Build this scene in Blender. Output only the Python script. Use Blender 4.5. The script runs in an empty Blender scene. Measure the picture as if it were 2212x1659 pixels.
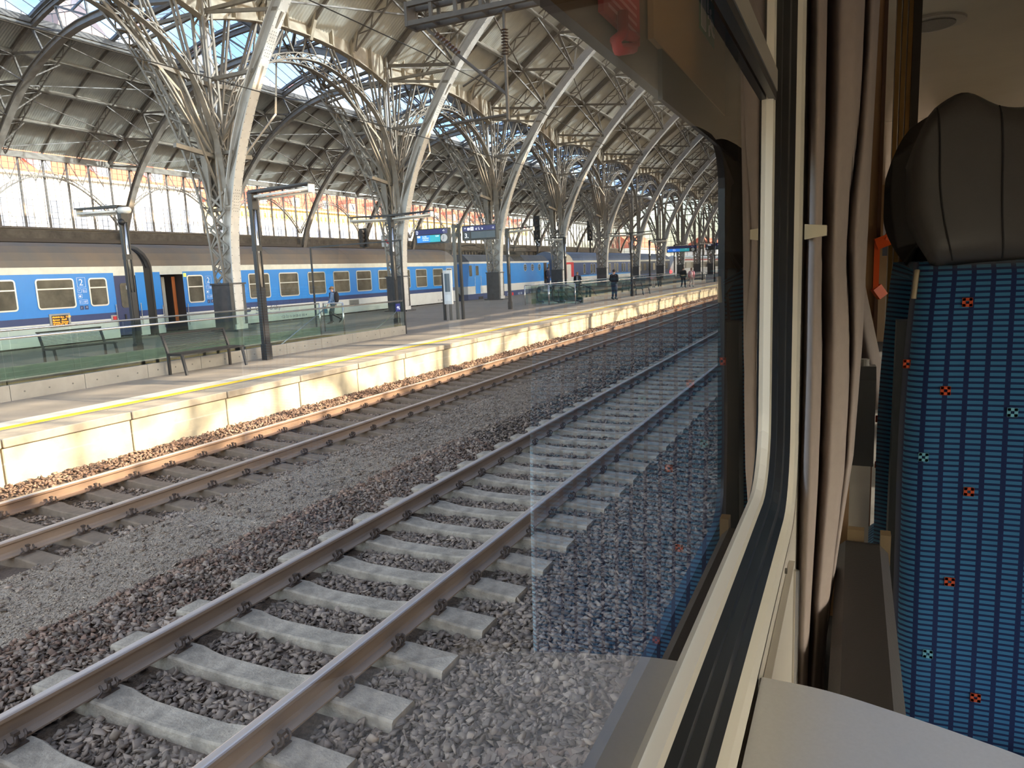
import bpy, bmesh, math, random
import numpy as np
from mathutils import Vector, Matrix
random.seed(7); rng = np.random.default_rng(7)
sc = bpy.context.scene; COL = sc.collection
# ------------------------------------------------------------------ camera
FPX, CAMX, CAMZ = 1557.1557, 3.7981, 2.4957
YAW, PITCH, ROLL = 0.4456, 0.1541, -0.0424
def cam_axes():
    cy, sy, cp, sp = math.cos(YAW), math.sin(YAW), math.cos(PITCH), math.sin(PITCH)
    f = Vector((-sy*cp, cy*cp, -sp)); r0 = Vector((cy, sy, 0)); u0 = r0.cross(f)
    r = r0*math.cos(ROLL) + u0*math.sin(ROLL); u = -r0*math.sin(ROLL) + u0*math.cos(ROLL)
    return r, u, f
CR, CU, CF = cam_axes(); CP = Vector((CAMX, 0, CAMZ))
cam = bpy.data.cameras.new('camera'); camo = bpy.data.objects.new('camera', cam); COL.objects.link(camo)
camo.matrix_world = Matrix(((CR.x, CU.x, -CF.x, CP.x), (CR.y, CU.y, -CF.y, CP.y), (CR.z, CU.z, -CF.z, CP.z), (0, 0, 0, 1)))
cam.sensor_width = 36; cam.lens = FPX/2212*36; cam.clip_start = .02; cam.clip_end = 2000
sc.camera = camo
def at(px, py, y=None, x=None, z=None):
    """photo pixel -> point in the station at a known distance along (y), across (x) or height (z)"""
    d = CF*FPX + CR*(px-1106) + CU*(829.5-py)
    t = y/d.y if y is not None else ((x-CP.x)/d.x if x is not None else (z-CP.z)/d.z)
    return CP + d*t
def visible(x, y, z, m=60):
    d = Vector((x, y, z)) - CP; w = d.dot(CF)
    if w <= .1: return False
    return -m < 1106+FPX*d.dot(CR)/w < 2212+m and -m < 829.5-FPX*d.dot(CU)/w < 1659+m
# ------------------------------------------------------------------ sky, sun, exposure
SUNV = Vector((1, .2, .435)).normalized()
w = bpy.data.worlds.new('sky'); sc.world = w; w.use_nodes = True
nt = w.node_tree; nt.nodes.clear()
out = nt.nodes.new('ShaderNodeOutputWorld'); bg = nt.nodes.new('ShaderNodeBackground'); nt.links.new(bg.outputs[0], out.inputs[0])
sky = nt.nodes.new('ShaderNodeTexSky'); sky.sky_type = 'NISHITA'; sky.sun_disc = False
sky.sun_elevation = math.asin(SUNV.z); sky.sun_rotation = math.atan2(SUNV.x, SUNV.y)
sky.air_density = 1.0; sky.dust_density = 2.5; sky.ozone_density = 1.0
tc = nt.nodes.new('ShaderNodeTexCoord'); mp = nt.nodes.new('ShaderNodeMapping'); mp.inputs['Scale'].default_value = (1, 1, 2.2); mp.inputs['Location'].default_value = (5.2, 2.2, .8)
nz = nt.nodes.new('ShaderNodeTexNoise'); nz.inputs['Scale'].default_value = 2.6; nz.inputs['Detail'].default_value = 8; nz.inputs['Roughness'].default_value = .6
cr = nt.nodes.new('ShaderNodeValToRGB'); cr.color_ramp.elements[0].position = .49; cr.color_ramp.elements[1].position = .74
mx = nt.nodes.new('ShaderNodeMix'); mx.data_type = 'RGBA'
SKYK = .36
mul = nt.nodes.new('ShaderNodeMix'); mul.data_type = 'RGBA'; mul.blend_type = 'MULTIPLY'; mul.inputs[0].default_value = 1
mul.inputs[7].default_value = (SKYK, SKYK, SKYK, 1)
nt.links.new(sky.outputs[0], mul.inputs[6])
nt.links.new(tc.outputs['Generated'], mp.inputs[0]); nt.links.new(mp.outputs[0], nz.inputs[0]); nt.links.new(nz.outputs[0], cr.inputs[0])
nt.links.new(cr.outputs[0], mx.inputs[0]); nt.links.new(mul.outputs[2], mx.inputs[6]); mx.inputs[7].default_value = (1.9, 1.82, 1.7, 1)
nt.links.new(mx.outputs[2], bg.inputs[0]); bg.inputs[1].default_value = 1.0
sl = bpy.data.lights.new('sun', 'SUN'); so = bpy.data.objects.new('sun', sl); COL.objects.link(so)
sl.energy = 6.2; sl.color = (1, .86, .68); sl.angle = math.radians(.6)
so.rotation_euler = SUNV.to_track_quat('Z', 'Y').to_euler(); so.location = (30, 20, 40)
vs = sc.view_settings
sc.display_settings.display_device = 'sRGB'; vs.view_transform = 'Standard'; vs.look = 'None'; vs.gamma = 1; vs.use_curve_mapping = False
vs.exposure = 1.6
try:
    sc.cycles.max_bounces = 8; sc.cycles.diffuse_bounces = 5; sc.cycles.glossy_bounces = 4; sc.cycles.transparent_max_bounces = 24; sc.cycles.sample_clamp_indirect = 6
except Exception: pass
# ------------------------------------------------------------------ materials
def lin(c):
    return tuple(((v/255)/12.92 if v/255 <= .04045 else ((v/255+.055)/1.055)**2.4) for v in c)
MATS = {}
def mat(name, col, rough=.6, metal=0., var=.0, scale=8., col2=None, bump=0., bscale=40., stretch=None, island=False, emit=0., spec=.5, coat=0.):
    if name in MATS: return MATS[name]
    m = bpy.data.materials.new(name); m.use_nodes = True; MATS[name] = m
    n = m.node_tree.nodes; L = m.node_tree.links; b = n['Principled BSDF']
    c = lin(col); b.inputs['Base Color'].default_value = (*c, 1); b.inputs['Roughness'].default_value = rough; b.inputs['Metallic'].default_value = metal
    b.inputs['Specular IOR Level'].default_value = spec
    if coat: b.inputs['Coat Weight'].default_value = coat; b.inputs['Coat Roughness'].default_value = .12
    if emit: b.inputs['Emission Color'].default_value = (*c, 1); b.inputs['Emission Strength'].default_value = emit
    t = n.new('ShaderNodeTexCoord'); src = t.outputs['Object']
    if stretch:
        q = n.new('ShaderNodeMapping'); q.inputs['Scale'].default_value = stretch; L.new(src, q.inputs[0]); src = q.outputs[0]
    if var or col2:
        z = n.new('ShaderNodeTexNoise'); z.inputs['Scale'].default_value = scale; z.inputs['Detail'].default_value = 6; z.inputs['Roughness'].default_value = .62; L.new(src, z.inputs[0])
        r = n.new('ShaderNodeValToRGB'); r.color_ramp.elements[0].position = .34; r.color_ramp.elements[1].position = .68
        c2 = lin(col2) if col2 else tuple(v*(1-var) for v in c); c1 = c if col2 else tuple(min(1, v*(1+var*.5)) for v in c)
        r.color_ramp.elements[0].color = (*c2, 1); r.color_ramp.elements[1].color = (*c1, 1)
        L.new(z.outputs[0], r.inputs[0]); cout = r.outputs[0]
        if island:
            g = n.new('ShaderNodeNewGeometry'); mm = n.new('ShaderNodeMath'); mm.operation = 'MULTIPLY_ADD'; mm.inputs[1].default_value = .9; mm.inputs[2].default_value = .5
            L.new(g.outputs['Random Per Island'], mm.inputs[0])
            h = n.new('ShaderNodeMix'); h.data_type = 'RGBA'; h.blend_type = 'MULTIPLY'; h.inputs[0].default_value = 1
            L.new(cout, h.inputs[6]); L.new(mm.outputs[0], h.inputs[7]); cout = h.outputs[2]
        L.new(cout, b.inputs['Base Color'])
    if bump:
        z2 = n.new('ShaderNodeTexNoise'); z2.inputs['Scale'].default_value = bscale; z2.inputs['Detail'].default_value = 4; L.new(src, z2.inputs[0])
        bp = n.new('ShaderNodeBump'); bp.inputs['Strength'].default_value = bump; bp.inputs['Distance'].default_value = .02; L.new(z2.outputs[0], bp.inputs['Height']); L.new(bp.outputs[0], b.inputs['Normal'])
    return m
def glass_mat(name, tint=(1, 1, 1), panes=2, ior=1.5):
    """flat pane: Fresnel mirror over a clear see-through; `panes` panes behind each other as in double glazing"""
    if name in MATS: return MATS[name]
    m = bpy.data.materials.new(name); m.use_nodes = True; MATS[name] = m
    n = m.node_tree.nodes; L = m.node_tree.links; n.clear()
    o = n.new('ShaderNodeOutputMaterial'); mixs = n.new('ShaderNodeMixShader'); tr = n.new('ShaderNodeBsdfTransparent'); gl = n.new('ShaderNodeBsdfGlossy')
    gl.inputs['Roughness'].default_value = 0.0; gl.inputs['Color'].default_value = (1, 1, 1, 1); tr.inputs['Color'].default_value = (*tint, 1)
    fr = n.new('ShaderNodeFresnel'); fr.inputs['IOR'].default_value = ior
    # R of k surfaces: kR / (1 + (k-1) R)
    k = 2*panes
    a = n.new('ShaderNodeMath'); a.operation = 'MULTIPLY'; a.inputs[1].default_value = k
    bb = n.new('ShaderNodeMath'); bb.operation = 'MULTIPLY_ADD'; bb.inputs[1].default_value = k-1; bb.inputs[2].default_value = 1
    dv = n.new('ShaderNodeMath'); dv.operation = 'DIVIDE'
    geo = n.new('ShaderNodeNewGeometry')
    vm = n.new('ShaderNodeVectorMath'); vm.operation = 'DOT_PRODUCT'; L.new(geo.outputs['Incoming'], vm.inputs[0]); L.new(geo.outputs['Normal'], vm.inputs[1])
    # same Fresnel from both sides of a thin pane
    nrm = n.new('ShaderNodeVectorMath'); nrm.operation = 'SCALE'
    sg = n.new('ShaderNodeMath'); sg.operation = 'MULTIPLY_ADD'; sg.inputs[1].default_value = -2; sg.inputs[2].default_value = 1
    L.new(geo.outputs['Backfacing'], sg.inputs[0]); L.new(geo.outputs['Normal'], nrm.inputs[0]); L.new(sg.outputs[0], nrm.inputs['Scale'])
    # Schlick on |cos|
    ab = n.new('ShaderNodeMath'); ab.operation = 'ABSOLUTE'; L.new(vm.outputs['Value'], ab.inputs[0])
    om = n.new('ShaderNodeMath'); om.operation = 'SUBTRACT'; om.inputs[0].default_value = 1; L.new(ab.outputs[0], om.inputs[1])
    pw = n.new('ShaderNodeMath'); pw.operation = 'POWER'; pw.inputs[1].default_value = 5; L.new(om.outputs[0], pw.inputs[0])
    r0 = ((ior-1)/(ior+1))**2
    R = n.new('ShaderNodeMath'); R.operation = 'MULTIPLY_ADD'; R.inputs[1].default_value = 1-r0; R.inputs[2].default_value = r0; L.new(pw.outputs[0], R.inputs[0])
    L.new(R.outputs[0], a.inputs[0]); L.new(R.outputs[0], bb.inputs[0]); L.new(a.outputs[0], dv.inputs[0]); L.new(bb.outputs[0], dv.inputs[1])
    n.remove(fr); n.remove(nrm); n.remove(sg)
    L.new(dv.outputs[0], mixs.inputs[0]); L.new(tr.outputs[0], mixs.inputs[1]); L.new(gl.outputs[0], mixs.inputs[2]); L.new(mixs.outputs[0], o.inputs[0])
    return m
STEEL = mat('painted_steel', (146, 136, 122), .45, 0, .18, 3, bump=.05)
STEELD = mat('dark_painted_steel', (122, 112, 100), .5, 0, .3, 4)
CORR = mat('corrugated_sheet', (206, 202, 188), .34, .1, .2, .6)
CONC = mat('platform_concrete', (196, 182, 152), .8, 0, .22, 2.2, bump=.1)
PAVE = mat('platform_asphalt', (138, 126, 110), .75, 0, .16, 1.3, bump=.08)
COPE = mat('coping_concrete', (176, 160, 136), .75, 0, .25, 3)
YELL = mat('yellow_line_paint', (235, 196, 40), .6, 0, .12, 6)
WHITEL = mat('pale_line_paint', (205, 195, 175), .6, 0, .12, 6)
SLEEP = mat('sleeper_concrete', (178, 160, 136), .85, 0, .42, 7, bump=.5, bscale=50)
SLEEPF = mat('stained_sleeper_concrete', (134, 114, 92), .85, 0, .25, 9, bump=.2)
RAILS = mat('rail_side_rust', (158, 134, 112), .6, 0, .25, 5, bump=.1, stretch=(1, .15, 1))
RAILR = mat('rail_side_bright_rust', (142, 112, 88), .7, 0, .25, 5, stretch=(1, .2, 1))
RAILT = mat('rail_running_top', (214, 198, 184), .3, .45, .1, 3, stretch=(8, .1, 1))
STONE = mat('ballast_stone', (166, 144, 122), .85, 0, 0, 3, col2=(126, 106, 88), island=True)
STONEB = mat('brown_ballast_stone', (160, 130, 106), .88, 0, 0, 3, col2=(126, 96, 76), island=True)
GRAV = mat('fine_gravel', (190, 168, 142), .9, 0, 0, 5, col2=(150, 130, 108), island=True)
GROUND = mat('ballast_bed', (108, 90, 74), .95, 0, .5, 30, bump=.9, bscale=45)
GLB = glass_mat('balustrade_glass', (.88, .95, .92), 1)
GLS = glass_mat('skylight_glass', (.36, .48, .66), 1)
GLW = glass_mat('hall_glass', (.93, .95, .95), 1)
INOX = mat('stainless_tube', (214, 208, 200), .22, .9, .06, 4)
DARK = mat('anthracite_paint', (52, 49, 47), .4, .2, .15, 4)
BLACK = mat('black_paint', (24, 24, 26), .45)
WHITE = mat('white_paint', (226, 224, 218), .5)
LAMPW = mat('white_lamp_cover', (236, 230, 218), .35)
# ------------------------------------------------------------------ mesh builder
class MB:
    def __init__(s): s.v = []; s.f = []; s.m = []
    def add(s, vs, fs, mi=0):
        o = len(s.v); s.v += [tuple(p) for p in vs]; s.f += [tuple(i+o for i in f) for f in fs]; s.m += [mi]*len(fs); return s
    def box(s, c, d, mi=0, R=None):
        h = [(sx*d[0]/2, sy*d[1]/2, sz*d[2]/2) for sx in (-1, 1) for sy in (-1, 1) for sz in (-1, 1)]
        if R is not None: h = [tuple(R @ Vector(p)) for p in h]
        return s.add([(c[0]+p[0], c[1]+p[1], c[2]+p[2]) for p in h], [(0, 1, 3, 2), (4, 6, 7, 5), (0, 4, 5, 1), (2, 3, 7, 6), (0, 2, 6, 4), (1, 5, 7, 3)], mi)
    def span(s, a, b, mi=0):
        return s.box([(a[i]+b[i])/2 for i in range(3)], [abs(b[i]-a[i]) for i in range(3)], mi)
    def beam(s, p, q, w, h, mi=0, up=(0, 0, 1)):
        p = Vector(p); q = Vector(q); d = (q-p)
        if d.length < 1e-6: return s
        d.normalize(); u = Vector(up)
        if abs(d.dot(u)) > .98: u = Vector((0, 1, 0)) if abs(d.y) < .9 else Vector((1, 0, 0))
        a = d.cross(u).normalized()*w/2; b = a.cross(d).normalized()*h/2
        vs = [p-a-b, p+a-b, p+a+b, p-a+b, q-a-b, q+a-b, q+a+b, q-a+b]
        return s.add(vs, [(3, 2, 1, 0), (4, 5, 6, 7), (0, 1, 5, 4), (1, 2, 6, 5), (2, 3, 7, 6), (3, 0, 4, 7)], mi)
    def tube(s, pts, r, n=8, mi=0, cap=True):
        pts = [Vector(p) for p in pts]; rs = r if isinstance(r, (list, tuple)) else [r]*len(pts); o = len(s.v); ref = None
        for i, p in enumerate(pts):
            d = ((pts[min(i+1, len(pts)-1)]-pts[max(i-1, 0)])).normalized()
            if ref is None: ref = Vector((0, 0, 1)) if abs(d.z) < .9 else Vector((1, 0, 0))
            a = (ref - d*ref.dot(d)).normalized(); ref = a; b = d.cross(a)
            for k in range(n):
                t = 2*math.pi*k/n; s.v.append(tuple(p+(a*math.cos(t)+b*math.sin(t))*rs[i]))
        for i in range(len(pts)-1):
            for k in range(n):
                k2 = (k+1) % n; s.f.append((o+i*n+k, o+i*n+k2, o+(i+1)*n+k2, o+(i+1)*n+k)); s.m.append(mi)
        if cap:
            s.f.append(tuple(o+k for k in reversed(range(n)))); s.m.append(mi); s.f.append(tuple(o+(len(pts)-1)*n+k for k in range(n))); s.m.append(mi)
        return s
    def prism(s, poly, a, b, axis, mi=0):
        """poly in the plane across `axis` (0,1,2), from a to b along it"""
        o = [i for i in range(3) if i != axis]; n = len(poly); vs = []
        for t in (a, b):
            for p in poly:
                q = [0, 0, 0]; q[axis] = t; q[o[0]] = p[0]; q[o[1]] = p[1]; vs.append(q)
        return s.add(vs, [tuple(range(n-1, -1, -1)), tuple(range(n, 2*n))]+[(i, (i+1) % n, n+(i+1) % n, n+i) for i in range(n)], mi)
    def strip(s, prof, a, b, axis=1, mi=0):
        """open profile swept along axis; mi may be a list per segment"""
        o = [i for i in range(3) if i != axis]; n = len(prof); vs = []
        for t in (a, b):
            for p in prof:
                q = [0, 0, 0]; q[axis] = t; q[o[0]] = p[0]; q[o[1]] = p[1]; vs.append(q)
        for i in range(n-1): s.add([vs[i], vs[i+1], vs[n+i+1], vs[n+i]], [(0, 1, 2, 3)], mi[i] if isinstance(mi, list) else mi)
        return s
    def sweepxz(s, pts, y, n0, n1, wy, mi=0):
        """bar along a curve in a plane y=const, from n0 to n1 along its normal, wy wide"""
        n = len(pts); o = len(s.v)
        for i, p in enumerate(pts):
            a = pts[max(i-1, 0)]; b = pts[min(i+1, n-1)]; dx, dz = b[0]-a[0], b[1]-a[1]; l = math.hypot(dx, dz); nx, nz_ = -dz/l, dx/l
            for (k, yy) in ((n0, y-wy/2), (n0, y+wy/2), (n1, y+wy/2), (n1, y-wy/2)): s.v.append((p[0]+nx*k, yy, p[1]+nz_*k))
        for i in range(n-1):
            for k in range(4):
                k2 = (k+1) % 4; s.f.append((o+i*4+k, o+i*4+k2, o+(i+1)*4+k2, o+(i+1)*4+k)); s.m.append(mi)
        s.f.append((o+3, o+2, o+1, o)); e = o+(n-1)*4; s.f.append((e, e+1, e+2, e+3)); s.m += [mi, mi]
        return s
    def lattice(s, pts, y, n0, n1, ch, wy, step, mi=0):
        """two chords and a zigzag between them along a curve in plane y=const"""
        s.sweepxz(pts, y, n0, n0+ch, wy, mi); s.sweepxz(pts, y, n1-ch, n1, wy, mi)
        rp = resample(pts, step); prev = None
        for i, (p, nn) in enumerate(rp):
            k = n0+ch/2 if i % 2 == 0 else n1-ch/2; q = (p[0]+nn[0]*k, y, p[1]+nn[1]*k)
            if prev: s.beam(prev, q, wy*.5, .05, mi)
            prev = q
        return s
    def build(s, name, mats, parent=None, origin=(0, 0, 0), smooth=False, kind=None, loc=None):
        me = bpy.data.meshes.new(name)
        me.from_pydata([(p[0]-origin[0], p[1]-origin[1], p[2]-origin[2]) for p in s.v], [], s.f)
        ml = mats if isinstance(mats, (list, tuple)) else [mats]
        for m in ml: me.materials.append(m)
        if len(ml) > 1: me.polygons.foreach_set('material_index', s.m)
        if smooth: me.polygons.foreach_set('use_smooth', [True]*len(me.polygons))
        me.update()
        o = bpy.data.objects.new(name, me); COL.objects.link(o)
        if parent: o.parent = parent
        if loc is not None: o.location = loc
        if kind: o['kind'] = kind
        return o
def resample(pts, step):
    P = np.array(pts, float); d = np.hypot(*(P[1:]-P[:-1]).T); L = np.concatenate([[0], np.cumsum(d)]); n = max(2, int(L[-1]/step)+1); out = []
    for t in np.linspace(0, L[-1], n):
        i = min(np.searchsorted(L, t, 'right')-1, len(d)-1); u = (t-L[i])/d[i]; p = P[i]+(P[i+1]-P[i])*u; e = (P[i+1]-P[i])/d[i]
        out.append(((p[0], p[1]), (-e[1], e[0])))
    return out
def smooth_curve(pts, k=4):
    P = [pts[0]]+list(pts)+[pts[-1]]; out = []
    for i in range(1, len(P)-2):
        for j in range(k):
            t = j/k; a, b, c, d = [np.array(P[i+m], float) for m in (-1, 0, 1, 2)]
            out.append(tuple(.5*((2*b)+(-a+c)*t+(2*a-5*b+4*c-d)*t*t+(-a+3*b-3*c+d)*t**3)))
    out.append(tuple(pts[-1])); return out
def thing(name, label, cat, loc=(0, 0, 0), group=None, rz=0):
    o = bpy.data.objects.new(name, None); COL.objects.link(o); o.location = loc; o.rotation_euler = (0, 0, rz); o.empty_display_size = .2
    o['label'] = label; o['category'] = cat
    if group: o['group'] = group
    return o
def tag(o, label, cat, group=None):
    o['label'] = label; o['category'] = cat
    if group: o['group'] = group
    return o
def dup(root, loc, rz=None, label=None):
    r = root.copy(); COL.objects.link(r); r.location = loc
    if rz is not None: r.rotation_euler = (0, 0, rz)
    if label: r['label'] = label
    for ch in list(root.children):
        c = ch.copy(); COL.objects.link(c); c.parent = r
        for g in ch.children:
            d = g.copy(); COL.objects.link(d); d.parent = c
    return r
def put(me, name, parent, loc=(0, 0, 0), rz=0):
    o = bpy.data.objects.new(name, me); COL.objects.link(o); o.parent = parent; o.location = loc; o.rotation_euler = (0, 0, rz); return o
def text(s, size, loc, rot, m, parent, name='lettering', align='LEFT'):
    c = bpy.data.curves.new(name, 'FONT'); c.body = s; c.size = size; c.extrude = .002; c.align_x = align; c.materials.append(m)
    o = bpy.data.objects.new(name, c); COL.objects.link(o); o.location = loc; o.rotation_euler = rot
    if parent: o.parent = parent
    return o
FACEX = (math.pi/2, 0, math.pi/2); FACEY = (math.pi/2, 0, 0)
ORD = ['first', 'second', 'third', 'fourth', 'fifth', 'sixth', 'seventh', 'eighth', 'ninth', 'tenth', 'eleventh', 'twelfth', 'thirteenth', 'fourteenth', 'fifteenth', 'sixteenth', 'seventeenth', 'eighteenth']
# ------------------------------------------------------------------ ground, ballast, tracks
YEND = 206.
PROF = [(-60, -.3), (-6.5, -.3), (-6.45, -.10), (-6.1, -.13), (-5.8, -.24), (-5.4, -.29), (-4.0, -.29), (-3.6, -.25), (-3.3, -.17), (-1.7, -.15), (-1.45, -.22), (-1.2, -.285), (1.2, -.285), (1.5, -.27), (2.3, -.22), (40, -.25)]
def gz(x): return np.interp(x, [p[0] for p in PROF], [p[1] for p in PROF])
b = MB(); b.strip(PROF, -30, 260, 1); b.f = [f[::-1] for f in b.f]
ground = b.build('ground', GROUND, kind='structure')
def hull(n, sq):
    bm = bmesh.new(); r = random.Random(int(n*100+sq*1000))
    for i in range(n):
        t = Vector((r.gauss(0, 1), r.gauss(0, 1), r.gauss(0, 1))).normalized()*r.uniform(.62, 1.25); bm.verts.new((t.x*1.2, t.y*.9, t.z*sq*.9))
    bmesh.ops.convex_hull(bm, input=bm.verts); bmesh.ops.delete(bm, geom=[v for v in bm.verts if not v.link_faces], context='VERTS')
    bm.verts.ensure_lookup_table(); bm.verts.index_update()
    V = np.array([v.co[:] for v in bm.verts]); F = np.array([[v.index for v in f.verts] for f in bm.faces if len(f.verts) == 3]); bm.free(); return V, F
HULLS = [hull(8+i % 3, .42+.06*(i % 5)) for i in range(10)]; HSMALL = [hull(6, .5+.06*i) for i in range(5)]
def rand_rot(n):
    q = rng.normal(size=(n, 4)); q[:, 1:3] *= .26; q /= np.linalg.norm(q, axis=1)[:, None]; w_, x, y, z = q.T
    return np.stack([1-2*(y*y+z*z), 2*(x*y-z*w_), 2*(x*z+y*w_), 2*(x*y+z*w_), 1-2*(x*x+z*z), 2*(y*z-x*w_), 2*(x*z-y*w_), 2*(y*z+x*w_), 1-2*(x*x+y*y)], -1).reshape(n, 3, 3)
SL0 = 2.84; SLP = .6; FT = -4.73
def scatter(x0, x1, y0, y1, dens, r0, r1, fn=None, cull=True):
    n = int((x1-x0)*(y1-y0)*dens); x = rng.uniform(x0, x1, n); y = rng.uniform(y0, y1, n); r = rng.uniform(r0, r1, n)*rng.choice([.75, 1, 1, 1.25], n)
    for tx, ph in ((0., SL0), (FT, SL0+.22)):
        dy = np.abs((y-ph+SLP/2) % SLP-SLP/2); ax = np.abs(x-tx)
        keep = ~((dy < .15) & (ax < 1.31)) & ~(np.abs(ax-.7525) < .085); x, y, r = x[keep], y[keep], r[keep]
    if fn is not None:
        k = fn(x, y); x, y, r = x[k], y[k], r[k]
    if cull:
        k = np.array([visible(a, c, -.2, 250) for a, c in zip(x, y)]); x, y, r = x[k], y[k], r[k]
    return x, y, r
def stone_mesh(x, y, r, hulls, lift=.35):
    z = gz(x)+r*lift+rng.uniform(-.2, .55, len(x))*r; R = rand_rot(len(x)); V = []; F = []; o = 0; which = rng.integers(0, len(hulls), len(x))
    for h in range(len(hulls)):
        k = which == h; hv, hf = hulls[h]; n = k.sum()
        if not n: continue
        vv = np.einsum('nij,vj->nvi', R[k], hv)*r[k][:, None, None]+np.stack([x[k], y[k], z[k]], -1)[:, None, :]
        V.append(vv.reshape(-1, 3)); F.append((hf[None]+(np.arange(n)*len(hv))[:, None, None]+o).reshape(-1, 3)); o += n*len(hv)
    return np.concatenate(V), np.concatenate(F)
def np_mesh(name, V, F, m, parent, kind=None):
    me = bpy.data.meshes.new(name); me.vertices.add(len(V)); me.vertices.foreach_set('co', V.astype(np.float32).ravel())
    me.loops.add(len(F)*3); me.loops.foreach_set('vertex_index', F.astype(np.int32).ravel())
    me.polygons.add(len(F)); me.polygons.foreach_set('loop_start', np.arange(0, len(F)*3, 3, dtype=np.int32)); me.polygons.foreach_set('loop_total', np.full(len(F), 3, dtype=np.int32))
    me.materials.append(m); me.update(calc_edges=True); o = bpy.data.objects.new(name, me); COL.objects.link(o); o.parent = parent
    if kind: o['kind'] = kind
    return o
def cat3(*a): return tuple(np.concatenate(q) for q in zip(*a))
A = scatter(-1.75, 3.25, .9, 9, 1500, .021, .037)
A2 = cat3(scatter(-1.9, 3.25, 9, 16, 520, .026, .038), scatter(-2.6, 3.25, 16, 34, 260, .033, .046))
# the 300 stones nearest the camera stand as single stones, the rest is loose ballast
d2 = (A[0]-CAMX)**2+A[1]**2+(CAMZ+.2)**2; inframe = np.array([visible(a, c, -.2, -8) for a, c in zip(A[0], A[1])]); order = np.argsort(np.where(inframe, d2, 1e9)); near, rest = order[:300], order[300:]
hm = []
for i, (hv, hf) in enumerate(HULLS):
    me = bpy.data.meshes.new('stone'); me.from_pydata(hv.tolist(), [], hf.tolist()); me.materials.append(mat('grey_stone', (166, 144, 122), .85, col2=(128, 108, 90), scale=20, bump=.3) if i % 3 else mat('brown_stone', (158, 130, 108), .85, col2=(126, 100, 80), scale=20, bump=.3)); hm.append(me)
for j, i in enumerate(near):
    o = bpy.data.objects.new('stone', hm[j % 10]); COL.objects.link(o); o.parent = ground; r = float(A[2][i]); o.scale = (r, r, r)
    o.location = (A[0][i], A[1][i], float(gz(A[0][i]))+r*.7); o.rotation_euler = (rng.uniform(-.5, .5), rng.uniform(-.5, .5), rng.uniform(0, 6.28))
V, F = stone_mesh(A[0][rest], A[1][rest], A[2][rest], HULLS); np_mesh('loose_ballast', V, F, STONE, ground, 'stuff')
V, F = stone_mesh(*A2, HULLS); np_mesh('distant_ballast', V, F, STONE, ground, 'stuff')
# strip of fine gravel between the tracks, coarser further off
B = scatter(-3.55, -1.75, 1.9, 8.5, 5200, .007, .0125); V, F = stone_mesh(*B, HSMALL); np_mesh('fine_gravel', V, F, GRAV, ground, 'stuff')
q = MB(); q.strip([(-3.5, gz(-3.5)+.006), (-3.3, gz(-3.3)+.006), (-1.75, gz(-1.75)+.004)], 0, 40, 1); q.f = [f[::-1] for f in q.f]; q.build('gravel_bed', mat('gravel_bed_fines', (172, 152, 128), .95, 0, .35, 60, bump=.6, bscale=90), ground)
B2 = cat3(scatter(-3.5, -1.6, 2.5, 12, 70, .018, .034), scatter(-3.5, -1.75, 8.5, 16, 900, .012, .02), scatter(-3.5, -2.0, 16, 50, 170, .028, .04)); V, F = stone_mesh(*B2, HULLS); np_mesh('scattered_stones', V, F, STONE, ground, 'stuff')
Bb = cat3(scatter(-1.95, -1.3, 2, 10, 900, .02, .034)); V, F = stone_mesh(*Bb, HULLS); np_mesh('brown_stones', V, F, STONEB, ground, 'stuff')
C_ = cat3(scatter(-5.5, -3.3, 4.5, 18, 650, .021, .032), scatter(-5.5, -3.3, 18, 62, 110, .034, .046)); V, F = stone_mesh(*C_, HULLS); np_mesh('far_track_ballast', V, F, STONE, ground, 'stuff')
C2 = cat3(scatter(-6.42, -5.5, 5, 22, 850, .022, .036), scatter(-6.42, -5.5, 22, 70, 240, .036, .048)); V, F = stone_mesh(*C2, HULLS, .8); np_mesh('ballast_along_the_wall', V, F, STONEB, ground, 'stuff')
# ------------------------------------------------------------------ railway tracks: sleepers, rails, clips, base plates
def sleeper_mesh(m):
    st = [(0, -.214, .10), (.34, -.21, .10), (.47, -.196, .108), (.56, -.18, .115), (.93, -.18, .12), (1.03, -.19, .122), (1.3, -.206, .126)]
    st = [(-x, z, w_) for x, z, w_ in st[:0:-1]]+st; bb = MB(); vs = []
    for x, z, w_ in st: vs += [(x, -w_-.035, -.42), (x, -w_, z-.012), (x, -w_+.014, z), (x, w_-.014, z), (x, w_, z-.012), (x, w_+.035, -.42)]
    fs = []
    for i in range(len(st)-1): fs += [(i*6+k, (i+1)*6+k, (i+1)*6+(k+1) % 6, i*6+(k+1) % 6)[::-1] for k in range(6)]
    fs += [(0, 1, 2, 3, 4, 5)[::-1], tuple((len(st)-1)*6+k for k in range(6))]
    me = bpy.data.meshes.new('sleeper'); me.from_pydata(vs, [], fs); me.materials.append(m); return me
SM = sleeper_mesh(SLEEP); SMF = sleeper_mesh(SLEEPF)
def clip_mesh(m):
    bb = MB(); pts = []
    for i in range(25):
        t = i/24*2*math.pi*2.6; pts.append((.027*math.cos(t), -.075+.15*i/24, .027*math.sin(t)+.01))
    bb.tube([(.03, -.11, -.012)]+pts+[(-.03, .1, -.015)], .0085, 5)
    bb.tube([(0, 0, -.03), (0, 0, .045)], .014, 6); bb.box((0, 0, .048), (.036, .036, .02))
    o = bb.build('clip', m); me = o.data; bpy.data.objects.remove(o); return me
CLIP = clip_mesh(mat('rusty_clip', (92, 76, 64), .6, .3, .3, 20))
bp = MB(); bp.box((0, 0, -.178), (.25, .13, .012)); bpo = bp.build('base_plate', mat('rusty_plate', (98, 80, 66), .7, .2, .3, 12)); BPM = bpo.data; bpy.data.objects.remove(bpo)
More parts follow.
